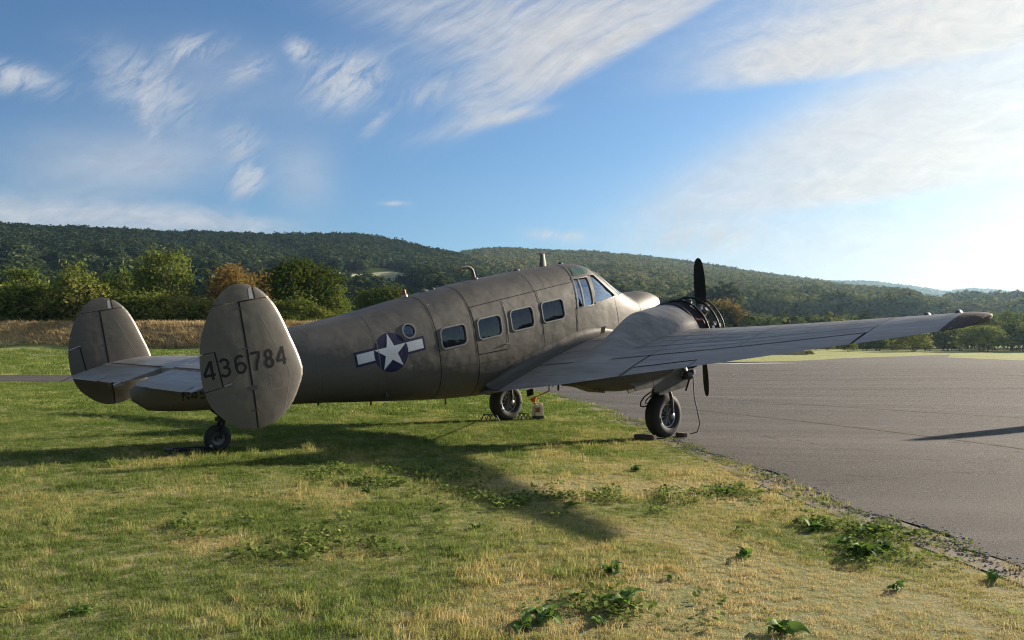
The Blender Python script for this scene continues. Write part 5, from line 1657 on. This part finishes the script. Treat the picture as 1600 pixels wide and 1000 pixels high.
hedge_top = np.array([(-120, 432), (0, 432), (60, 436), (110, 428), (160, 448), (215, 442), (270, 452), (320, 462), (400, 468), (470, 462), (520, 478), (570, 482), (640, 470), (760, 470), (900, 480)], float)
ORD = ['first', 'second', 'third', 'fourth', 'fifth', 'sixth', 'seventh', 'eighth', 'ninth', 'tenth', 'eleventh', 'twelfth', 'thirteenth', 'fourteenth', 'fifteenth', 'sixteenth', 'seventeenth', 'eighteenth', 'nineteenth', 'twentieth', 'twenty-first', 'twenty-second', 'twenty-third', 'twenty-fourth', 'twenty-fifth', 'twenty-sixth']
k = 0
for u in np.arange(-30, 600, 25):
    y = 113.5 + 1.8 * math.sin(k * 2.1) + (k % 3) * .9; x = hx(u + RNG.uniform(-8, 8), y); zb = bank_top(x) - .25
    top = CAMH + (546.7 - np.interp(u, hedge_top[:, 0], hedge_top[:, 1]) + RNG.uniform(-9, 6)) * y / FPX
    plant('hedge_shrub', SHR[k % 4], (x, y, zb), max(2.2, (top - zb) * 1.0), RNG.uniform(1.15, 1.5), RNG.uniform(0, 6.28), 'leafy hedge shrub above the dry bank, %s from the left in the back row' % ORD[k], 'shrub', 'hedge shrubs on the bank')
    k += 1
for j, u in enumerate(np.arange(-30, 600, 40)):       # lower front rank
    y = 110.0 + .8 * math.sin(j); x = hx(u + RNG.uniform(-11, 11), y); zb = bank_top(x) - .35
    plant('hedge_shrub', SHR[(j * 3 + 1) % 4], (x, y, zb), RNG.uniform(1.6, 2.8), RNG.uniform(1.2, 1.7), RNG.uniform(0, 6.28), 'low shrub on the lip of the dry bank, %s from the left' % ORD[j], 'shrub', 'low shrubs at the front of the hedge')


def tree_at(name, pr, u, top, y, ws, label, cat='tree', group=None, zb=None, rz=0.0):
    x = hx(u, y); zb = float(gz(x, y)) - .3 if zb is None else zb
    t = CAMH + (546.7 - top) * y / FPX
    return plant(name, pr, (x, y, zb), t - zb, ws, rz, label, cat, group, 'crown', 'trunk')


tree_at('round_tree', T_MID, 252, 398, 122, .86, 'round mid-green tree rising above the hedge, tallest at left', rz=.4)
tree_at('dark_tree', T_DARK, 468, 405, 124, 1.02, 'dark green oak-like tree with dense crown above the hedge', rz=1.0)
tree_at('rust_tree', T_RUST, 368, 416, 128, .92, 'rust-brown autumn tree behind the near tail fin', rz=0.2)
tree_at('rust_tree', T_RUST2, 418, 426, 132, .72, 'smaller rust-brown tree between rust tree and dark tree', rz=2.0)
tree_at('green_tree', T_GRN2, 118, 414, 126, .80, 'loose green tree above the hedge at far left', rz=2.2)
tree_at('green_tree', T_GRN2, 185, 424, 132, .70, 'small green tree left of the round tree', rz=4.0)
tree_at('green_tree', T_MID, 40, 424, 130, .85, 'broad green tree at the left edge behind the hedge', rz=3.0)
tree_at('green_tree', T_MID, 520, 452, 126, .9, 'low green tree beside the dark tree', rz=5.0)
tree_at('dark_tree', T_DARK, 598, 446, 160, 1.0, 'dark tree beyond the hedge above the fuselage tail', rz=3.3)
tree_at('rust_tree', T_RUST2, 1132, 468, 240, 1.05, 'rust-topped dark tree right of the propeller', rz=1.2)
tree_at('dark_tree', T_DARK, 1112, 474, 236, .8, 'dark green tree just behind the engine', rz=.2)

# bushes along the far side of the apron
bt = np.array([(1150, 536), (1230, 536), (1290, 528), (1330, 530), (1370, 520), (1410, 514), (1450, 512), (1500, 505), (1560, 500), (1620, 488), (1750, 480)], float)
k = 0
for u in np.arange(1165, 1690, 26):
    y = 182 + 6 * math.sin(k * 1.7) + (k % 2) * 9; x = hx(u + RNG.uniform(-8, 8), y); zb = float(gz(x, y)) - .2
    top = CAMH + (546.7 - np.interp(u, bt[:, 0], bt[:, 1]) + RNG.uniform(-4, 4)) * y / FPX
    plant('field_bush', SHR2[k % 3], (x, y, zb), max(1.8, top - zb), RNG.uniform(1.0, 1.5), RNG.uniform(0, 6.28), 'yellow-green bush on the far lawn at right, %s counted from the propeller' % ORD[k], 'bush', 'bushes along the far lawn')
    k += 1
k = 0
for u, tp in ((1395, 512), (1440, 505), (1490, 498), (1545, 492), (1580, 486), (1630, 478)):
    tree_at('field_tree', (T_MID, T_GRN2, T_DARK)[k % 3], u, tp, 205 + (k % 3) * 7, .95, 'leafy tree among the far bushes behind the wing tip, %s from the left' % ORD[k], 'tree', 'trees among the far bushes', rz=k * 1.3); k += 1
# ---- far shrub speck on the lawn
plant('low_bush', SHR2[1], (hx(1262, 150), 150, float(gz(hx(1262, 150), 150)) - .1), .9, 2.2, 0.5, 'small dark bush alone on the far lawn under the wing', 'bush')

# woods between the far lawn and the hills
def woods(name, label, n, u0, u1, y0, y1, size, tint0, thr=.36):
    y = np.sqrt(RNG.uniform(y0 ** 2, y1 ** 2, n * 3)); u = RNG.uniform(u0, u1, n * 3); x = (u - 800) / FPX * y
    kp = np.where(fbm(x * .012, y * .02, 44, 3) > thr)[0][:n]; x, y = x[kp], y[kp]; m = len(kp)
    s = size * RNG.uniform(.7, 1.25, m); wd = s * RNG.uniform(1, 1.35, m)
    rot = np.stack([np.zeros(m), np.zeros(m), RNG.uniform(0, 6.28, m)], -1)
    o = instancer(name, np.stack([x, y, gz(x, y) - .08 * s], -1), rot, np.stack([wd, wd, s], -1), RNG.integers(0, 6, m), np.clip(RNG.beta(2, 2, m) * .8 + tint0, 0, 1), FOREST_PROTOS)
    tag(o, label, 'woods', kind='stuff')


woods('valley_woods', 'mixed woods on the valley floor beyond the right lawn', 4200, 1020, 1720, 225, 620, 7.5, .12, .42)
woods('low_woods', 'low woods behind the hedge at the foot of the ridge', 2200, -60, 1000, 190, 460, 7.5, .0, .40)

# ------------------------------------------------------------------ grass
def grass_mat():
    m, nt, b, out = new_mat('grass_blades'); nt.n.remove(b)
    at = nt.add('ShaderNodeAttribute', attribute_type='INSTANCER', attribute_name='tint').outputs['Fac']
    isl = nt.add('ShaderNodeNewGeometry').outputs['Random Per Island']
    k = nt.math('ADD', at, nt.math('MULTIPLY', nt.math('SUBTRACT', isl, .5), .42))
    c = nt.ramp(k, [(0, (.075, .12, .030)), (.25, (.175, .235, .066)), (.45, (.30, .32, .11)), (.62, (.45, .37, .155)), (.80, (.54, .405, .19)), (1, (.62, .48, .27))])
    d = nt.add('ShaderNodeBsdfDiffuse'); t = nt.add('ShaderNodeBsdfTranslucent'); mx = nt.add('ShaderNodeMixShader'); mx.inputs[0].default_value = .42
    nt.l.new(c, d.inputs[0]); nt.l.new(nt.mix(.25, c, (.20, .26, .04, 1)), t.inputs[0])
    nt.l.new(d.outputs[0], mx.inputs[1]); nt.l.new(t.outputs[0], mx.inputs[2]); nt.l.new(mx.outputs[0], out.inputs[0])
    return m


M_GRASS = grass_mat()


def tuft(name, seed, blades, rad_, h0, h1, wd, lean, mat=None):
    r = np.random.default_rng(seed); V = []; F = []
    for i in range(blades):
        a = r.random() * 6.283; q = math.sqrt(r.random()) * rad_; p = np.array([q * math.cos(a), q * math.sin(a), -.006])
        h = r.uniform(h0, h1); la = r.random() * 6.283; ld = np.array([math.cos(la), math.sin(la), 0]); ln = h * lean * r.uniform(.2, 1.3)
        side = np.array([-ld[1], ld[0], 0]) * wd * r.uniform(.6, 1.2) / 2; tw_ = r.uniform(-.8, .8); side = side * math.cos(tw_) + ld * np.linalg.norm(side) * math.sin(tw_)
        m1 = p + ld * ln * .35 + np.array([0, 0, h * .60]); tip = p + ld * ln + np.array([0, 0, h * (1 - .25 * lean)])
        b0 = len(V); V += [p - side, p + side, m1 + side * .8, m1 - side * .8, tip]; F += [(b0, b0 + 1, b0 + 2, b0 + 3), (b0 + 3, b0 + 2, b0 + 4)]
    return proto(name, V, F, mat or M_GRASS)


TUFTS = [tuft('tuft_%d' % i, 200 + i, 28, .070, .018, .055, .0044, 1.05) for i in range(4)] + [tuft('tuft_tall_%d' % i, 220 + i, 16, .05, .05, .115, .0045, .6) for i in range(2)]
BIGT = [tuft('turf_patch_%d' % i, 240 + i, 60, .22, .03, .075, .010, .7) for i in range(3)]


def scatter_grass(name, label, d0, d1, dens, protos, sc, tallp=.12, margin=1.7):
    hw = (800 / FPX) * margin
    n = int(dens * hw * (d1 ** 2 - d0 ** 2))
    y = np.sqrt(RNG.uniform(d0 ** 2, d1 ** 2, n)); x = RNG.uniform(-hw, hw, n) * y
    ins_ = in_poly(x, y, TP); dist = poly_dist(x, y, TP)
    kp = ~ins_ | (dist < .05 * RNG.random(n))
    # the strip along the apron is thin and gappy
    thin = np.clip(dist / .9, 0, 1); kp &= (RNG.random(n) < .25 + .75 * thin) | (fbm(x * 2.2, y * 2.2, 61, 3) > .56)
    dr = dryness(x, y); kp &= RNG.random(n) > .35 * sstep(.62, .95, dr)
    x, y, dr, dist = x[kp], y[kp], dr[kp], dist[kp]; m = len(x)
    lush = fbm(x * .9, y * .9, 71, 3)
    s = sc * RNG.uniform(.65, 1.25, m) * (.75 + .6 * lush) * (1 - .25 * sstep(.55, .9, dr))
    tall = RNG.random(m) < tallp * np.clip((lush - .35) * 4, 0, 1.5)
    npz = len(protos); pick = np.where(tall & (npz > 4), 4 + RNG.integers(0, 2, m), RNG.integers(0, min(4, npz), m))
    tint = np.clip(dr * .92 + RNG.normal(size=m) * .15 + .12 * (1 - np.clip(dist / .8, 0, 1)), 0, 1)
    rot = np.stack([RNG.normal(size=m) * .10, RNG.normal(size=m) * .10, RNG.uniform(0, 6.28, m)], -1)
    o = instancer(name, np.stack([x, y, gz(x, y)], -1), rot, np.stack([s, s, s * RNG.uniform(.8, 1.2, m)], -1), pick, tint, protos)
    tag(o, label, 'grass', kind='stuff')


scatter_grass('near_lawn_grass', 'short green and straw grass of the lawn nearest the viewer', 1.6, 8.0, 640, TUFTS, .64)
scatter_grass('lawn_grass', 'short green grass around and under the airplane', 8.0, 18.0, 260, TUFTS, .85, .08)
scatter_grass('middle_lawn_grass', 'short green grass between the airplane and the taxiway', 18.0, 40.0, 30, BIGT, .95, 0)
scatter_grass('far_lawn_grass', 'pale green grass beyond the taxiway', 50.0, 98.0, 1.6, BIGT, 3.2, 0)

# tall dry grass on the bank
M_STRAW = foliage_mat('brown_bank_grass', [(0, (.22, .21, .08)), (.3, (.36, .29, .14)), (.6, (.54, .38, .21)), (.85, (.68, .52, .32)), (1, (.74, .60, .40))], True, .4, patch=.15)
n = 6500
x = RNG.uniform(-74, 20, n); t = RNG.random(n); y = bank_base(x) + 8.5 * t
zb = 1.35 + 3.25 * (1 - sstep(8, 30, x) * .9) * np.minimum(t, .9) ** .8
m_ = n; s = RNG.uniform(7, 13, n)
o = instancer('bank_grass', np.stack([x, y, zb - .05], -1), np.stack([RNG.normal(size=n) * .12, RNG.normal(size=n) * .12, RNG.uniform(0, 6.28, n)], -1), np.stack([s * .9, s * .9, s], -1), RNG.integers(0, 2, n),
              np.clip(.76 + RNG.normal(size=n) * .12 - .35 * sstep(.5, .7, fbm(x * .2, t * 2, 12, 3)), 0, 1), [tuft('straw_%d' % i, 260 + i, 22, .05, .04, .085, .008, .75, M_STRAW) for i in range(2)])
tag(o, 'tall straw-coloured dry grass covering the bank', 'grass', kind='stuff')

# ------------------------------------------------------------------ broad-leaved weeds in the lawn, each a plant with its own leaves
def weed_mat():
    m, nt, b, out = new_mat('weed_leaf')
    f = nt.add('ShaderNodeObjectInfo').outputs['Random']; n = nt.noise(nt.coord('Object'), 14, 4, .6)
    c = nt.mix(f, (.055, .12, .022), (.13, .21, .045)); c = nt.mix(nt.remap(n, .4, .75, 0, .5), c, (.17, .24, .07))
    nt.l.new(c, b.inputs['Base Color']); b.inputs['Roughness'].default_value = .65; b.inputs['Specular IOR Level'].default_value = .2
    tr = nt.add('ShaderNodeBsdfTranslucent'); nt.l.new(nt.mix(.5, c, (.16, .26, .03, 1)), tr.inputs[0]); mx = nt.add('ShaderNodeMixShader'); mx.inputs[0].default_value = .35
    nt.l.new(b.outputs[0], mx.inputs[1]); nt.l.new(tr.outputs[0], mx.inputs[2]); nt.l.new(mx.outputs[0], out.inputs[0])
    return m


M_WEED = weed_mat()


def leaf_mesh(name, seed, L=.16, W=.055, notch=False):
    r = np.random.default_rng(seed); V = []; F = []; n = 7
    for i in range(n):
        t = i / (n - 1); w_ = W * (math.sin(math.pi * min(1, t ** .72)) ** .8) + (.004 if t < .9 else .001)
        if notch and i % 2: w_ *= .55
        z = .060 * math.sin(t * 2.4) - .045 * t * t + r.normal() * .003; x = L * t
        V += [(x, -w_, z + .35 * w_ + r.normal() * .004), (x, 0, z), (x, w_, z + .35 * w_ + r.normal() * .004)]
        if i: b0 = 3 * i; F += [(b0 - 3, b0 - 2, b0 + 1, b0), (b0 - 2, b0 - 1, b0 + 2, b0 + 1)]
    return mk_mesh(name, V, F, M_WEED, True, 180, False)


LEAVES = [leaf_mesh('leaf', 300, .16, .050), leaf_mesh('leaf', 301, .14, .042, True), leaf_mesh('leaf', 302, .18, .045), leaf_mesh('leaf', 303, .13, .060)]
WEEDS = [(955, 893, 1.0, 10, 'broad-leaved weed alone in straw grass left of the apron edge'), (975, 947, 1.25, 13, 'spreading broad-leaved weed near the bottom centre'), (850, 966, 1.2, 13, 'broad-leaved weed at the bottom left of the spreading weed'),
         (820, 978, .9, 8, 'low weed at the very bottom beside a larger one'), (1215, 985, 1.1, 12, 'big-leaved weed at the bottom edge of the lawn'), (935, 972, .8, 8, 'small weed between two larger weeds at the bottom'),
         (1345, 868, 1.5, 16, 'largest dark-leaved weed in the cluster near the apron edge'), (1320, 852, 1.1, 10, 'left weed of the dark cluster near the apron edge'), (1378, 858, 1.1, 10, 'right weed of the dark cluster near the apron edge'),
         (1265, 828, 1.25, 12, 'dark weed left of the cluster by the apron'), (1350, 832, 1.1, 10, 'weed behind the dark cluster by the apron edge'), (1162, 868, .9, 9, 'bright weed in dry grass left of the dark cluster'),
         (470, 797, .8, 6, 'small upright bright green weed in the left lawn'), (745, 825, .9, 8, 'weed at the edge of the shadow tip'), (1132, 772, 1.0, 9, 'weed halfway between the near wheel and the dark cluster'),
         (992, 735, 1.0, 9, 'weed below the near main wheel'), (1040, 778, .8, 8, 'low weed right of the dry patch'), (1395, 918, .95, 7, 'weed with one pale upturned leaf near the right corner'),
         (898, 932, .7, 6, 'tiny weed above the bottom pair'), (1045, 903, .6, 6, 'tiny weed in the straw patch at lower centre'), (890, 790, .9, 9, 'weed inside the wing shadow'), (690, 797, .7, 6, 'small weed left of the wing shadow'),
         (1545, 905, .8, 8, 'weed on the gravelly strip at the right edge'), (575, 770, .8, 8, 'low weed in front of the tail shadow'), (135, 955, .8, 8, 'weed in the lower left corner of the lawn')]
for i, (u, v, sc_, nl, lab) in enumerate(WEEDS):
    x, y, z = at_ground(u, v); e = empty('broadleaf_weed', (x, y, z), RNG.uniform(0, 6.28)); tag(e, lab, 'weed', 'broad-leaved weeds in the lawn')
    nl = int(nl * 1.3); pair = (i % 4, (i * 3 + 1) % 4)
    for q in range(nl):
        l = add_obj('leaf', LEAVES[pair[q % 2]], e); s_ = sc_ * RNG.uniform(.34, .72); l.scale = (s_ * RNG.uniform(.85, 1.25), s_ * RNG.uniform(.6, 1.1), s_)
        l.rotation_euler = (RNG.normal() * .25, RNG.uniform(-.35, .12) if q % 3 else -RNG.uniform(.3, .8), q * 2.399 + RNG.normal() * .25)
        l.location = (RNG.normal() * .012, RNG.normal() * .012, .004)

# clover and plantain too small to tell apart
def clover(name, seed):
    r = np.random.default_rng(seed); V = []; F = []
    for i in range(16):
        a = r.random() * 6.283; q = math.sqrt(r.random()) * .09; c = np.array([q * math.cos(a), q * math.sin(a), r.uniform(.02, .06)]); s = r.uniform(.012, .024)
        nrm = np.array([r.normal() * .5, r.normal() * .5, 1]); nrm /= np.linalg.norm(nrm); t1 = np.cross(nrm, r.normal(size=3)); t1 /= np.linalg.norm(t1); t2 = np.cross(nrm, t1)
        b0 = len(V); V += [c - t1 * s, c - t2 * s * .6, c + t1 * s, c + t2 * s * .6]; F.append((b0, b0 + 1, b0 + 2, b0 + 3))
    return proto(name, V, F, M_GRASS)


pts = []
for (u, v, sx, sy, n_) in ((560, 745, .55, .35, 130), (640, 752, .8, .4, 170), (560, 760, .4, .2, 60), (630, 838, .45, .18, 90), (600, 845, .3, .15, 50), (820, 782, .5, .2, 90), (900, 788, .7, .18, 120), (1030, 775, .6, .15, 90), (1130, 770, .3, .12, 40), (1265, 826, .35, .18, 80), (1345, 862, .38, .18, 60), (1350, 830, .35, .15, 80), (975, 948, .3, .12, 50), (300, 835, .5, .2, 60), (430, 865, .35, .1, 40), (140, 960, .3, .1, 40), (1500, 850, .3, .2, 40), (1250, 760, .4, .3, 60), (1200, 735, .3, .3, 40)):
    x, y, z = at_ground(u, v)
    for _ in range(n_):
        qx, qy = x + RNG.normal() * sx * .75, y + RNG.normal() * sy * 1.3
        if fbm(qx * 2.4, qy * 2.0, 77, 3) > .50: pts.append((qx, qy))
pts = np.array(pts); kp = ~in_poly(pts[:, 0], pts[:, 1], TP); pts = pts[kp]; m_ = len(pts)
s = RNG.uniform(.7, 1.3, m_)
o = instancer('clover_patches', np.stack([pts[:, 0], pts[:, 1], gz(pts[:, 0], pts[:, 1])], -1), np.stack([np.zeros(m_), np.zeros(m_), RNG.uniform(0, 6.28, m_)], -1), np.stack([s, s, s], -1), RNG.integers(0, 3, m_), np.clip(RNG.normal(size=m_) * .10 + .14, 0, 1), [clover('clover_%d' % i, 320 + i) for i in range(3)])
tag(o, 'patches of small clover and plantain leaves in the lawn', 'ground cover', kind='stuff')

# crumbled grit where the apron meets the lawn
def grit(name, seed):
    r = np.random.default_rng(seed); V, F = ico_pts(); V = V * (1 + .25 * r.normal(size=(len(V), 1))) * np.array([1, .8, .55]); return proto(name, V, F, M_GRIT)


M_GRIT = simple_mat('grit_stone', (.17, .155, .14), .9, var=.4, scale=30)
P0 = np.array([p for p in edge if -1 < p[0] < 5 and 2 < p[1] < 20]); n = 2600
i = RNG.integers(0, len(P0), n); x = P0[i, 0] + RNG.normal(size=n) * .10 - .08; y = P0[i, 1] + RNG.normal(size=n) * .07; s = RNG.uniform(.004, .013, n) * (1 + (RNG.random(n) < .06) * 1.0)
o = instancer('edge_grit', np.stack([x, y, gz(x, y) + .013], -1), np.stack([np.zeros(n), np.zeros(n), RNG.uniform(0, 6.28, n)], -1), np.stack([s, s, s], -1), RNG.integers(0, 2, n), RNG.random(n), [grit('grit_%d' % i, 340 + i) for i in range(2)])
tag(o, 'crumbled grey grit along the broken edge of the apron', 'grit', kind='stuff')

# ------------------------------------------------------------------ air
hz = bpy.data.meshes.new('haze'); bm = bmesh.new(); bmesh.ops.create_cube(bm, size=1)
ZT = 310.0; ZB = -4.0
for v in bm.verts: v.co = Vector((v.co.x * 13600, v.co.y * 13600, (v.co.z + .5) * (ZT - ZB) + ZB))
bm.to_mesh(hz); bm.free()
m = bpy.data.materials.new('haze_air'); m.use_nodes = True; nt = NT(m.node_tree); nt.n.clear()
out = nt.add('ShaderNodeOutputMaterial'); pv = nt.add('ShaderNodeVolumePrincipled')
pv.inputs['Color'].default_value = (.50, .75, 1.0, 1); pv.inputs['Density'].default_value = HAZE; pv.inputs['Anisotropy'].default_value = .7
nt.l.new(pv.outputs[0], out.inputs['Volume']); hz.materials.append(m)
ho = add_obj('haze', hz); tag(ho, 'thin bluish haze in the air of the valley', 'haze', kind='stuff')
